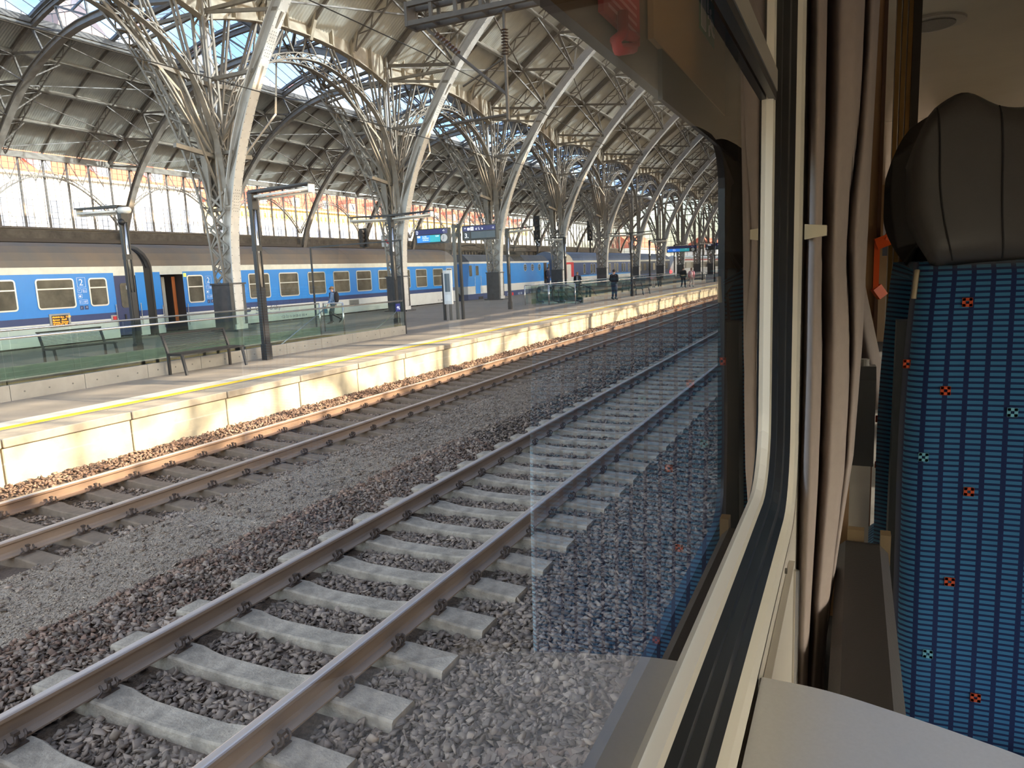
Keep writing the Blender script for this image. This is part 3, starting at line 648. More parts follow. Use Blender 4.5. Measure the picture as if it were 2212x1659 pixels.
def purlins(g):
    for f in (lambda x: x, lambda x: .6-x, lambda x: 2*XC-x, lambda x: 2*XC-.6+x):
        for i, px in enumerate(PURX):
            x = f(px); S = SKR if x > XC else SKL; z = interp_z(S, x)-.2; e = .3
            n = 1 if x < (.3 if x > XC else -38.9) else -1
            g.beam((x, 0, z), (x, 12.22, z), .06, .34, up=(-.6*n, 0, .8)); flanges.beam((x-.1*n*.6+.12*n, 0, z-.2), (x-.1*n*.6+.12*n, 12.22, z-.2), .13, .04, up=(-.6*n, 0, .8))
    
def braces(g):
    for f in (lambda x: x, lambda x: 2*XC-x, lambda x: 2*XC-.6+x):
        xs = [-19.1]+PURX
        for i in range(len(xs)-1):
            a, c = f(xs[i]), f(xs[i+1]); S = SKR if a > XC else SKL
            za, zc = interp_z(S, a)-.5, interp_z(S, c)-.5
            if i % 2 == 0: g.beam((a, 0, za), (c, 12.22, zc), .07, .07)
            else: g.beam((a, 12.22, za), (c, 0, zc), .07, .07)
        for i, k in ((1, 2), (2, 3), (3, 4)):
            xa = f(xs[i]); S = SKR if xa > XC else SKL; R = RIBR if xa > XC else RIBL; rx = f([-15.0, -13.0, -10.6, -8.0][i-1])
            for s in (0, 1):
                g.beam((rx, 12.22*s, interp_z(R, rx)+.4), (xa, 12.22*(.28 if s == 0 else .72), interp_z(S, xa)-.4), .08, .08)
            g.beam((xa, 3.05, interp_z(S, xa)-.45), (xa, 0.2, interp_z(S, xa)-1.3), .05, .05)
FM = dict(rib=fmesh(rib_right, 'arch_rib', RIBPAINT), ribl=fmesh(rib_left, 'lattice_rib', STEEL), roof=fmesh(roof_ribs, 'roof_rib', STEELD), web=fmesh(webs, 'web_strut', STEELD), col=fmesh(column, 'column_lattice', STEEL), base=fmesh(base_box, 'base_box', mat('grey_base_box', (80, 77, 74), .6, 0, .25, 3)),
          arch=fmesh(longarch, 'longitudinal_arch', STEEL), colf=fmesh(column_far, 'column_lattice', STEEL), gir=fmesh(girder, 'valley_girder', mat('girder_paint', (176, 162, 140), .5, 0, .2, 3)), pipe=fmesh(downpipe, 'downpipe', mat('grey_downpipe', (156, 156, 158), .4, .2)), shoe=fmesh(shoes, 'rib_shoe', RIBPAINT), riv=fmesh(rivets, 'rivets', mat('rivet_shade', (120, 116, 110), .5)),
          sec=fmesh(secondary, 'secondary_rafters', STEELD), pur=fmesh(purlins, 'purlins', STEEL), brc=fmesh(braces, 'wind_braces', STEELD))
inview = lambda q: (lambda x: -19.6 < x < 0.2 or x < -39)(sum(p[0] for p in q.v)/len(q.v))
big = lambda q: max((Vector(q.v[0])-Vector(p)).length for p in q.v) > 1.2
COLP, COLR = pieces(column, 'column_strut', STEEL, big); WEBP, WEBR = pieces(webs, 'web_strut', STEELD, inview)
PURP, PURR = pieces(purlins, 'purlin', STEEL, inview); SECP, SECR = pieces(secondary, 'rafter', STEELD, inview); BRCP, BRCR = pieces(braces, 'wind_brace', STEELD, inview)
o = flanges.build('purlin_flanges', STEEL, origin=(XC, 0, PZ)); FLM = o.data; bpy.data.objects.remove(o)
def stuff(me, nm, t): o = put(me, nm, t); o['kind'] = 'stuff'
WHERE = ['behind the camera end of the hall', 'beside the end of the left coach', 'with grey base box before the open door', 'with downpipe, behind the two-armed lamp post', 'in front of the blue locomotive', 'beside the sleeping car behind the escalators']
for k, y in enumerate(FY):
    wh = WHERE[k] if k < len(WHERE) else 'down the platform'
    t = thing('steel_arch_frame', '%s riveted arch frame from the near end, %s' % (ORD[k], wh), 'arch', (XC, y, PZ), 'riveted steel arch frames of the train hall')
    for key, nm in (('rib', 'arch_rib'), ('ribl', 'lattice_rib'), ('roof', 'roof_rib'), ('base', 'base_box'), ('shoe', 'rib_shoe'), ('pipe', 'downpipe')): put(FM[key], nm, t)
    if k < len(FY)-1:
        put(FM['arch'], 'longitudinal_arch', t); put(FM['gir'], 'valley_girder', t)
        for me in PURP: put(me, 'purlin', t)
        for me in SECP: put(me, 'rafter', t)
        stuff(FLM, 'purlin_flanges', t); stuff(PURR, 'hidden_purlins', t); stuff(SECR, 'hidden_rafters', t)
        if k < 7:
            for me in BRCP: put(me, 'wind_brace', t)
            stuff(BRCR, 'hidden_braces', t)
        else: stuff(FM['brc'], 'wind_braces', t)
    if 0 < k < 7:
        for me in COLP: put(me, 'column_strut', t)
        stuff(COLR, 'column_lacing', t)
        for me in WEBP: put(me, 'web_strut', t)
        stuff(WEBR, 'hidden_web_struts', t)
    else: stuff(FM['col'] if k < 1 else FM['colf'], 'column_lattice', t); stuff(FM['web'], 'web_struts', t)
    if k < 7: o = put(FM['riv'], 'rivets', t); o['kind'] = 'stuff'
# -- corrugated sheets
YA, YB = FY[0], FY[-1]
def corr(name, P):
    pitch = .19; ny = int((YB-YA)/pitch*4); ys = YA+np.arange(ny+1)*pitch/4; off = .028*np.cos(np.arange(ny+1)*math.pi/2)
    P = np.array(P); e = np.gradient(P, axis=0); n = np.stack([-e[:, 1], e[:, 0]], -1); n /= np.linalg.norm(n, axis=1)[:, None]
    V = np.zeros((len(P), ny+1, 3)); V[:, :, 0] = P[:, 0, None]+n[:, 0, None]*off; V[:, :, 2] = P[:, 1, None]+n[:, 1, None]*off+.06; V[:, :, 1] = ys
    a = np.arange(len(P)-1)[:, None]*(ny+1)+np.arange(ny)[None]; F = np.stack([a, a+1, a+ny+2, a+ny+1], -1).reshape(-1, 4)
    T = np.concatenate([F[:, [0, 1, 2]], F[:, [0, 2, 3]]])
    return np_mesh(name, V.reshape(-1, 3), T, CORR, None)
SL = [p for p in SK if p[0] <= -8.9][::2]
for nm, P in (('roof_sheet', SL), ('roof_sheet', mir(SL, .3)), ('roof_sheet', mir(SL, XC)), ('roof_sheet', [(2*XC-.6+p[0], p[1]) for p in SL])):
    o = corr(nm, P); o['kind'] = 'structure'
# lip beams where the sheet meets the glazing
bb = MB()
for x in (-8.9, 9.5, 2*XC+8.9, 2*XC-9.5): 
    z = interp_z(SKR if x > XC else SKL, x); bb.box((x, (YA+YB)/2, z+.12), (.16, YB-YA, .42))
bb.build('trim_2', STEELD, kind='structure')
# -- gabled skylights over both crowns: ridges across the hall, panes falling along it
BAR = mat('glazing_bar', (120, 118, 116), .5)
def skylight(c, lab):
    # one bay half (6.11 m) of glazing
    g = MB(); gb = MB(); hb = 6.11; S = SKR if c > XC else SKL
    xs = np.linspace(c-9.2, c+9.2, 24)
    zs = [interp_z(S, x)+.3 for x in xs]
    for i in range(len(xs)-1):
        for (ya, yb, da, db) in ((0, hb/2, 0, 1.25), (hb/2, hb, 1.25, 0)):
            g.add([(xs[i], ya, zs[i]+da), (xs[i+1], ya, zs[i+1]+da), (xs[i+1], yb, zs[i+1]+db), (xs[i], yb, zs[i]+db)], [(0, 1, 2, 3)])
    for i in range(len(xs)):
        gb.beam((xs[i], 0, zs[i]), (xs[i], hb/2, zs[i]+1.25), .045, .06); gb.beam((xs[i], hb/2, zs[i]+1.25), (xs[i], hb, zs[i]), .045, .06)
    for i in range(len(xs)-1):
        gb.beam((xs[i], hb/2, zs[i]+1.25), (xs[i+1], hb/2, zs[i+1]+1.25), .12, .14); gb.beam((xs[i], 0, zs[i]), (xs[i+1], 0, zs[i+1]), .3, .2)
    for x in (c-9.2, c+9.2):
        for y in np.linspace(.6, hb-.6, 6): gb.beam((x, y, interp_z(S, x)+.3), (x, y, interp_z(S, x)+.3+1.25*(1-abs(2*y/hb-1))), .04, .04)
    o1 = g.build('glass_pane', GLS); o2 = gb.build('glazing_bars', BAR); a, b2 = o1.data, o2.data; bpy.data.objects.remove(o1); bpy.data.objects.remove(o2); return a, b2
for c in (.3, -38.9):
    ga, gbm = skylight(c, '')
    root = bpy.data.objects.new('window_1' if c < 0 else 'window_2', None); COL.objects.link(root); root['kind'] = 'structure'; root.location = (0, YA, 0)
    for k in range(int((YB-YA)/6.11)):
        put(ga, 'glass_pane', root, (0, k*6.11, 0)); put(gbm, 'glazing_bars', root, (0, k*6.11, 0))['kind'] = 'stuff'
# -- glazed side walls: left one in view, right one lets the low sun in
def sidewall(x, nm, zb, zt, sgn, wallbase):
    root = bpy.data.objects.new(nm, None); COL.objects.link(root); root['kind'] = 'structure'; root.location = (x, YA, 0)
    g = MB(); g.span((-.3, 0, -.3), (.3, YB-YA, wallbase)); g.build('lower_wall', mat('sooty_wall', (104, 94, 80), .85, 0, .4, 1.5), root)
    if wallbase < zb:
        g = MB(); g.span((-.02, 0, wallbase), (.02, YB-YA, zb)); g.build('dark_frieze', mat('frieze', (120, 112, 98), .8), root)
    bay = 12.22; nb = len(FY)-1
    mm = MB()
    for i in range(7): mm.box((0, i*bay/6, (zb+zt)/2), (.16, .14, zt-zb))
    mm2 = MB()
    for i in range(24): mm2.box((0, (i+.5)*bay/24, (zb+zt)/2), (.035, .028, zt-zb))
    z = zb+.45
    while z < zt: mm2.box((0, bay/2, z), (.035, bay, .028)); z += .48
    mm2.box((0, bay/2, zb+.06), (.25, bay, .16))
    ar = MB(); P = [(u, zb+.3+(zt-zb-1.7)*math.sin(math.pi*u/bay)**.8) for u in np.linspace(.1, bay-.1, 25)]
    ar.sweepxz(P, 0, -.05, 0, .2); ar.lattice(P, 0, 0, .28, .05, .1, .3)
    arr = MB(); arr.add([(sgn*.45+v[1], v[0], v[2]) for v in ar.v], ar.f)
    for i in range(1, 6): arr.beam((sgn*.3, i*bay/6, zt), (sgn*.4, (i+.5)*bay/6, zt-1.9), .06, .06); arr.beam((sgn*.3, i*bay/6, zt), (sgn*.4, (i-.5)*bay/6, zt-1.9), .06, .06)
    tg = MB(); tg.box((sgn*.1, bay/2, zt+.2), (.35, bay, .5)); tg.box((sgn*.25, bay/2, zt-.05), (.5, bay, .08))
    pg = MB(); pg.add([(0, 0, zb), (0, bay, zb), (0, bay, zt), (0, 0, zt)], [(0, 1, 2, 3)])
    ms = {}
    for key, q, m in (('mullions', mm, STEELD), ('glazing_bars', mm2, STEELD), ('lattice_arch', arr, STEEL), ('top_girder', tg, STEEL), ('glass_pane', pg, GLW)):
        o = q.build(key, m); ms[key] = o.data; bpy.data.objects.remove(o)
    one = MB(); one.box((0, 0, (zb+zt)/2), (.16, .14, zt-zb)); o = one.build('mullion', STEELD); m1 = o.data; bpy.data.objects.remove(o)
    one = MB(); one.add([(0, .07, zb), (0, bay/6-.07, zb), (0, bay/6-.07, zt), (0, .07, zt)], [(0, 1, 2, 3)]); o = one.build('glass_pane', GLW); m2 = o.data; bpy.data.objects.remove(o)
    for k in range(nb):
        for key, me in ms.items():
            if sgn > 0 and key in ('mullions', 'glass_pane'):
                for i in range(6): put(m1 if key == 'mullions' else m2, 'mullion' if key == 'mullions' else 'glass_pane', root, (0, k*bay+i*bay/6, 0))
            else:
                o = put(me, key, root, (0, k*bay, 0))
                if key in ('glazing_bars', 'mullions'): o['kind'] = 'stuff'
    return root
sidewall(-58.4, 'wall_left', 7.75, 13.5, 1, 7.6)
sidewall(19.4, 'wall_right', 5.0, 13.2, -1, 5.0)
bb = MB(); bb.span((-57.6, YA, 6.6), (-58.2, YB, 6.9)); bb.span((-57.8, YA, 5.6), (-58.2, YB, 5.75)); bb.build('trim_3', mat('sooty_ledge', (92, 82, 70), .8), kind='structure')
# -- far end screen of the left and right hall
def endscreen(S, nm):
    root = bpy.data.objects.new(nm, None); COL.objects.link(root); root['kind'] = 'structure'; root.location = (0, YB+.3, 0)
    g = MB(); x0, x1 = min(p[0] for p in S)+.3, max(p[0] for p in S)-.3
    for x in np.arange(x0, x1, 1.5): g.box((x, 0, (4.7+interp_z(S, x))/2), (.08, .08, interp_z(S, x)-4.7))
    for z in np.arange(4.7, 22, 1.1):
        xs = [x for x in np.linspace(x0, x1, 120) if interp_z(S, x) > z]
        if len(xs) > 1: g.box(((xs[0]+xs[-1])/2, 0, z), (xs[-1]-xs[0], .06, .06 if z > 5 else .35))
    for x in np.arange(x0, x1, 6.0): g.box((x, 0, interp_z(S, x)/2), (.4, .5, interp_z(S, x)))
    g.sweepxz(S, 0, -1.0, 0, .4); g.build('glazing_bars', STEELD, root)
    g = MB(); Q = [(x, interp_z(S, x)) for x in np.linspace(x0, x1, 40)]; g.add([(x0, 0, 4.7)]+[(a, 0, c) for a, c in Q]+[(x1, 0, 4.7)], [tuple(range(42))]); g.build('glass_pane', GLW, root)
endscreen(SKL, 'wall_far'); endscreen(SKR, 'wall_end')
# ------------------------------------------------------------------ buildings beyond the glass
def building(x, y0, y1, zt, roof, wallm, label, yl=None, dormers=True, frieze=None):
    t = thing('building', label, 'building', (x, y0, 0)); L_ = y1-y0
    g = MB(); g.span((0, 0, -.3), (-12, L_, zt)); g.build('wall', wallm, t)
    g = MB(); g.prism([(.6, zt), (-6, zt+roof), (-12.6, zt)], 0, L_, 1); g.build('roof', mat('red_roof_tile', (204, 104, 74), .75, 0, .2, 6), t)
    g = MB()
    if frieze:
        g.span((.02, 0, zt-1.9), (.12, L_, zt-.1)); g.build('frieze', frieze, t)
        g = MB(); 
        for y in np.arange(.6, L_, 1.2): g.box((.2, y, zt-1.3), (.3, .35, .6))
        g.build('bracket_row', frieze, t)
    g = MB(); g.span((.1, 0, zt-.25), (.7, L_, zt)); g.build('cornice', mat('cornice_stone', (228, 214, 190), .7), t)
    for y in np.arange(2.0, L_-2, 3.1):
        f = MB(); f.span((.0, y-.95, zt-6.6), (.1, y+.95, zt-2.6)); fo = f.build('window', mat('window_surround', (222, 214, 200), .7), t)
        f = MB(); f.span((.08, y-.72, zt-6.4), (.14, y+.72, zt-2.85)); f.build('pane', mat('window_dark', (122, 132, 152), .15), fo)
    if dormers:
        for y in np.arange(4, L_-3, 7.5):
            f = MB(); f.span((-.2, y-.8, zt+.2), (-3, y+.8, zt+2.0)); do = f.build('dormer', wallm, t); f = MB(); f.prism([(y-1, zt+2), (y, zt+2.7), (y+1, zt+2)], -3.4, 0, 0); f.build('dormer_roof', MATS['red_roof_tile'], do)
            f = MB(); f.span((-.22, y-.4, zt+.6), (-.15, y+.4, zt+1.7)); f.build('pane', MATS['window_dark'], do)
    return t
building(-80, 28, 76, 15.7, 4.2, mat('white_facade', (238, 232, 222), .8), 'long white building with red tiled roof and dormers beyond the left glass wall')
building(-80, 77, 190, 14.2, 4.0, mat('cream_facade', (236, 224, 198), .8), 'long cream building with yellow frieze and red roof beyond the distant glass wall', frieze=mat('yellow_frieze', (232, 200, 130), .8))
t = thing('tower', 'tall stone church-like tower seen through the hall skylight', 'tower', (-98, 72, 0)); g = MB(); g.span((-4, -4, 0), (4, 4, 36)); g.build('shaft', mat('tower_stone', (190, 160, 140), .8, 0, .2, .5), t); g = MB()
for dx, dy in ((4.05, -2), (4.05, 2)): g.box((dx, dy, 30), (.2, 1.6, 5))
for dx in (-2, 2): g.box((dx, -4.05, 30), (1.6, .2, 5))
g.build('belfry_opening', mat('belfry_dark', (90, 84, 84), .6), t); g = MB(); g.box((0, 0, 36.3), (9.4, 9.4, .8)); g.add([(-4.4, -4.4, 36.6), (4.4, -4.4, 36.6), (4.4, 4.4, 36.6), (-4.4, 4.4, 36.6), (0, 0, 46)], [(0, 1, 4), (1, 2, 4), (2, 3, 4), (3, 0, 4), (3, 2, 1, 0)]); g.build('spire', mat('slate_roof', (120, 100, 96), .6), t)
building(-66, 250, 285, 9.0, 5., MATS['cream_facade'], 'pale building with red roof outside the far end of the hall', dormers=False)
building(-40, 262, 300, 8.0, 4., MATS['white_facade'], 'white low building with red roof outside the far end, right of its neighbour', dormers=False)
# white roadside barrier frames between the glass wall and the building
for i in range(14):
    t = thing('trestle', '%s white zigzag trestle frame from the left, low behind the glass wall' % ORD[i], 'trestle', (-66, 34.0+2.1*i, 7.9), 'white zigzag trestle frames beyond the glass wall')
    g = MB(); g.beam((0, 0, 0), (0, .8, 1.9), .1, .1); g.beam((0, 1.3, 1.9), (0, 2.0, .1), .1, .1); g.build('leg', WHITE, t); g = MB(); g.beam((0, .75, 1.9), (0, 1.4, 1.9), .25, .12); g.build('top_board', WHITE, t)
bb = MB(); bb.span((-60, 10, 7.0), (-79.9, 200, 7.9)); bb.build('street_terrace', mat('terrace_paving', (214, 200, 180), .85, 0, .15, .4), kind='structure')
# ------------------------------------------------------------------ overhead line
CAT = mat('catenary_steel', (74, 66, 58), .55, .2, .2, 6)
t = thing('catenary_beam', 'dark boxed lattice beam of the overhead line crossing the top of the view', 'beam', (-4.4, 13.2, 7.45))
g = MB()
for y in (-.16, .16):
    for z in (0, .36): g.beam((0, y, z), (12, y, z+.0), .09, .09)
    for x in np.arange(0, 12.1, .55): g.beam((x, y, 0), (x, y, .36), .07, .05)
for x in np.arange(0, 12.1, .55): g.beam((x, -.16, 0), (x, .16, 0), .05, .07); g.beam((x, -.16, .36), (x, .16, .36), .05, .07)
g.box((0, 0, .18), (.06, .42, .46)); g.build('box_lattice', CAT, t)
for z in (-.05,): g = MB(); g.tube([(8, 0, .4), (8, 0, 12.7)], .05, 8); g.tube([(2.2, 0, .4), (2.2, 0, 12.4)], .04, 8); g.build('hanger_rod', CAT, t)
t = thing('overhead_bracket', 'hanging insulator rod with slanted steady arm below the lattice beam', 'bracket', (-2.35, 13.2, 7.4))
g = MB(); g.tube([(0, 0, 0), (0, 0, -2.0)], .035, 8); g.build('drop_tube', CAT, t)
g = MB()
for k in range(9): g.tube([(0, 0, -.34-.055*k), (0, 0, -.36-.055*k), (0, 0, -.375-.055*k)], [.03, .075, .035], 12)
g.build('insulator', mat('brown_insulator', (70, 52, 44), .3), t)
g = MB(); g.tube([(-1.7, 0, -.05), (-1.45, 0, -.28), (-.02, 0, -1.52)], .03, 8); g.build('slanted_tube', CAT, t); g = MB()
for k in range(8): u = .1+.04*k; g.tube([(-1.65+1.6*u, 0, -.05-1.45*u), (-1.63+1.6*u, 0, -.07-1.45*u)], .06, 10)
g.build('insulator', MATS['brown_insulator'], t)
g = MB(); g.tube([(0, 0, -.85), (-.95, 0, -1.25)], .02, 8); g.tube([(0, 0, -1.9), (-1.25, 0, -1.92)], .028, 8); g.build('steady_arm', CAT, t)
t = tag(MB().tube([(-4.7, y, 7.05+.16*math.cos((y-13.2)/40*2*math.pi)) for y in np.arange(-10, 200, 4)], .012, 6).build('messenger_wire', BLACK), 'thin black messenger wire high above the far track', 'wire')
t = tag(MB().tube([(-4.72, -10, 5.45), (-4.72, 200, 5.45)], .009, 6).build('contact_wire', BLACK), 'thin contact wire lower above the far track', 'wire')
t = tag(MB().tube([(0, y, 6.9+.15*math.cos((y-13.2)/40*2*math.pi)) for y in np.arange(9, 200, 4)], .010, 6).build('messenger_wire', BLACK), 'thin black messenger wire above the near track', 'wire')
# ------------------------------------------------------------------ trains at the far platform edge
XT = -21.9
BLUE = mat('coach_blue', (36, 128, 205), .35, 0, .06, 1.2, coat=.3); DBLUE = mat('coach_navy', (40, 58, 104), .35, 0, .1, 2, coat=.3); LGREY = mat('coach_light_grey', (206, 206, 200), .4, 0, .1, 1.5, coat=.2)
CREAM = mat('coach_white_band', (214, 212, 198), .45, 0, .12, 3); ROOFM = mat('coach_roof', (104, 99, 93), .7, 0, 0, .45, col2=(122, 106, 90), stretch=(1, 2.2, 1)); UNDER = mat('underframe', (44, 40, 36), .8, .1, .3, 4)
WFR = mat('aluminium_frame', (206, 206, 202), .3, .7); PANE = mat('dark_train_glass', (104, 98, 84), .12, 0, .5, 1.1, spec=.6); RUBB = mat('black_rubber', (26, 25, 26), .6); DOORN = mat('door_navy', (34, 46, 88), .4, coat=.3); INTP = mat('pale_vestibule_panel', (176, 174, 164), .5)
ROOF = [(0, 3.33), (-.10, 3.52), (-.32, 3.74), (-.7, 3.93), (-1.1, 4.03), (-1.41, 4.06), (-1.72, 4.03), (-2.12, 3.93), (-2.5, 3.74), (-2.72, 3.52), (-2.82, 3.33)]
ROOF = [(x, 3.33+(z-3.33)*1.3) for x, z in ROOF]
def rrect(y0, y1, z0, z1, r, n=4):
    P = []
    for cy, cz, a0 in ((y1-r, z1-r, 0), (y0+r, z1-r, 90), (y0+r, z0+r, 180), (y1-r, z0+r, 270)):
        for i in range(n+1):
            a = math.radians(a0+90*i/n); P.append((cy+r*math.cos(a), cz+r*math.sin(a)))
    return P
def ringx(y0, y1, z0, z1, r, t, xa, xb):
    """rounded frame standing proud of a side wall from xa to xb"""
    A = rrect(y0, y1, z0, z1, r); B = rrect(y0+t, y1-t, z0+t, z1-t, max(.01, r-t)); n = len(A); g = MB()
    vs = [(xa, *p) for p in A]+[(xb, *p) for p in A]+[(xb, *p) for p in B]+[(xa, *p) for p in B]
    fs = []
    for i in range(n):
        j = (i+1) % n; fs += [(i, j, n+j, n+i), (n+i, n+j, 2*n+j, 2*n+i), (2*n+i, 2*n+j, 3*n+j, 3*n+i)]
    return g.add(vs, fs)
def platex(y0, y1, z0, z1, r, x):
    P = rrect(y0, y1, z0, z1, r); g = MB(); n = len(P)
    return g.add([(x-.02, *p) for p in P]+[(x, *p) for p in P], [tuple(range(n, 2*n))]+[(i, (i+1) % n, n+(i+1) % n, n+i) for i in range(n)])
def train_window(t, y0, y1, z0, z1, bar=.62, r=.12, frame=WFR, trick=True):
    f = ringx(y0, y1, z0, z1, r, .05, 0, .028).build('window', frame, t)
    platex(y0+.05, y1-.05, z0+.05, z1-.05, r-.04, .006).build('pane', PANE, f)
    if bar:
        g = MB(); zz = z0+(z1-z0)*bar; g.span((0, y0+.05, zz-.022), (.024, y1-.05, zz+.022)); g.build('crossbar', frame, f)
    return f
def body(t, L_, segs, openings=(), ends=True, roof=ROOF, roofm=ROOFM):
    """side wall in colour bands, cut away at door openings; roof; floor; ends. segs = [(z0, z1, material)]"""
    cuts = [0]; 
    for a, c in sorted(openings): cuts += [a, c]
    cuts.append(L_); ms = [s[2] for s in segs]; g = MB()
    for i in range(0, len(cuts), 2):
        for k, (z0, z1, m) in enumerate(segs):
            g.add([(0, cuts[i], z0), (0, cuts[i+1], z0), (0, cuts[i+1], z1), (0, cuts[i], z1)], [(0, 1, 2, 3)], k)
    for k, (z0, z1, m) in enumerate(segs):
        g.add([(-2.82, 0, z0), (-2.82, L_, z0), (-2.82, L_, z1), (-2.82, 0, z1)], [(3, 2, 1, 0)], k)
    g.add([(0, 0, segs[0][0]), (0, L_, segs[0][0]), (-2.82, L_, segs[0][0]), (-2.82, 0, segs[0][0])], [(3, 2, 1, 0)], 0)
    for a, c in openings:   # lintel over an opening
        g.add([(0, a, 2.99), (0, c, 2.99), (0, c, segs[-1][1]), (0, a, segs[-1][1])], [(0, 1, 2, 3)], len(segs)-1)
    g.build('side_wall', ms, t)
    g = MB(); g.strip([(x, z) for x, z in roof], 0, L_, 1)
    n = len(roof)
    for yy in (0, L_): g.add([(x, yy, z) for x, z in roof], [tuple(range(n))])
    if ends:
        for yy in (0.0, L_): g.add([(0, yy, segs[0][0]), (-2.82, yy, segs[0][0]), (-2.82, yy, roof[-1][1]), (0, yy, roof[0][1])], [(0, 1, 2, 3)])
    g.build('roof', roofm, t)
def running_gear(t, L_, bog=(3.2,), n=2, boxes=True):
    for yb in (3.2, L_-3.2):
        g = MB(); g.span((-.35, yb-1.7, .25), (-.2, yb+1.7, .62)); g.span((-2.6, yb-1.7, .25), (-2.45, yb+1.7, .62)); g.span((-2.5, yb-.25, .3), (-.3, yb+.25, .62)); bo = g.build('bogie', UNDER, t)
        for dy in (-1.25, 1.25):
            for x in (-.66, -2.16):
                g = MB(); g.tube([(x-.06, yb+dy, .46), (x+.06, yb+dy, .46)], .46, 20); g.build('wheel', mat('wheel_steel', (92, 80, 68), .6, .4, .3, 6), bo)
    if boxes:
        rr = random.Random(int(L_*10)); y = 6.0
        while y < L_-6.5:
            w_ = rr.uniform(.7, 2.2); g = MB(); g.span((-.25, y, .18+rr.uniform(0, .1)), (-1.0, y+w_, .64)); g.build('equipment_box', mat('underfloor_box', (78, 72, 66), .7, 0, .25, 3) if rr.random() < .6 else UNDER, t); y += w_+rr.uniform(.2, 1.3)
CBANDS = [(.62, 1.37, LGREY), (1.37, 1.60, DBLUE), (1.60, 3.10, BLUE), (3.10, 3.34, CREAM)]
LT = mat('white_decal', (228, 234, 240), .5); LTD = mat('dark_decal', (40, 48, 84), .5); NUM = mat('blue_number_field', (52, 86, 150), .5)
# -- left coach
C1 = -4.4; L1 = 20.12-C1
t = thing('railway_coach', 'left blue and grey coach with the white 2 and a lit orange destination board', 'train', (XT, C1, 0))
body(t, L1, CBANDS, [(18.79-C1, 19.73-C1)])
wy = [(17.73, 18.47, 1.88, 2.93)]+[(15.79-2.05*i, 17.18-2.05*i, 1.87, 2.94) for i in range(10)]
for a, c, z0, z1 in wy: train_window(t, a-C1, c-C1, z0, z1, .66)
g = MB(); g.span((-.03, 18.79-C1, .70), (-.07, 19.73-C1, 2.99)); d = g.build('door', DOORN, t)
platex(19.02-C1, 19.5-C1, 1.75, 2.7, .1, -.012).build('pane', PANE, d); g = MB(); g.span((-.03, 19.1-C1, 1.3), (-.0, 19.16-C1, 1.5)); g.build('handle', BLACK, d)
g = MB(); g.span((-.01, 19.28-C1, 2.45), (0, 19.42-C1, 2.6)); g.build('sticker', LT, d)
g = MB(); g.span((-.6, 18.79-C1, .5), (.02, 19.73-C1, .58)); g.build('step_board', UNDER, t)
for yy in (18.72, 19.8): g = MB(); g.tube([(.05, yy-C1, 1.0), (.05, yy-C1, 1.9)], .018, 6); g.build('grab_rail', INOX, t)
led = mat('orange_led', (255, 150, 30), .5, emit=1.1); g = MB(); g.span((0, 16.12-C1, 1.22), (.03, 16.88-C1, 1.70)); lb = g.build('destination_board', mat('grey_bezel', (150, 148, 142), .5), t)
g = MB(); g.span((.02, 16.2-C1, 1.28), (.034, 16.8-C1, 1.64)); g.build('board_face', BLACK, lb)
for i, (s, z) in enumerate((('PRAHA hl.n.  12.20', 1.55), ('Beroun   Plze\u0148', 1.46), ('Klatovy  Domaz.', 1.375), ('KLATOVY 362', 1.295))): text(s, .085, (.037, 16.22-C1, z), FACEX, led, lb)
g = MB(); g.span((0, 18.48-C1, 1.28), (.02, 18.76-C1, 1.50)); bz = g.build('button_panel', mat('grey_bezel', (150, 148, 142)), t); g = MB(); g.span((.015, 18.55-C1, 1.32), (.04, 18.69-C1, 1.45)); g.build('red_button', mat('signal_red', (190, 30, 38), .4), bz)
def boxline(t, y0, y1, z0, z1, m, nm='sign_outline', w_=.014):
    g = MB()
    for a, c in (((y0, z0), (y1, z0)), ((y0, z1), (y1, z1)), ((y0, z0), (y0, z1)), ((y1, z0), (y1, z1))): g.beam((.004, *a), (.004, *c), w_, .008)
    return g.build(nm, m, t)
def coach_signs(t, y, z, num):
    o = boxline(t, y-.16, y+.16, z-.17, z+.17, LT); text('2', .33, (.004, y-.09, z-.11), FACEX, LT, o)
    for dy, dz, s in ((-.1, -.3, '\u2191'), (.1, -.3, 'LL'), (-.1, -.5, '\u25cf')):
        o2 = boxline(t, y+dy-.07, y+dy+.07, z+dz-.07, z+dz+.07, LT, w_=.008); text(s, .1, (.004, y+dy-.05, z+dz-.04), FACEX, LT, o2)
    o3 = boxline(t, y-.15, y+.16, z-.78, z-.64, LT, w_=.01); text(num, .1, (.004, y-.14, z-.745), FACEX, LT, o3)
    for dy in (-.09, .09): g = MB(); g.span((.001, y+dy-.07, z-1.0), (.006, y+dy+.07, z-.85)); o4 = g.build('navy_pictogram', DBLUE, t); text('/' if dy < 0 else '\u2191', .1, (.008, y+dy-.03, z-.96), FACEX, LT, o4)
coach_signs(t, 17.47-C1, 2.78, '11-107')
g = MB(); g.prism([(-.62, 3.86), (-.4, 3.84), (-.4, 3.68), (-.55, 3.66)], 16.45-C1, 17.2-C1, 1); g.prism([(-.38, 3.83), (-.27, 3.76), (-.27, 3.66), (-.38, 3.66)], 16.4-C1, 17.25-C1, 1); g.build('roof_vent', mat('vent_grey', (116, 122, 132), .4, .4), t)
running_gear(t, L1)
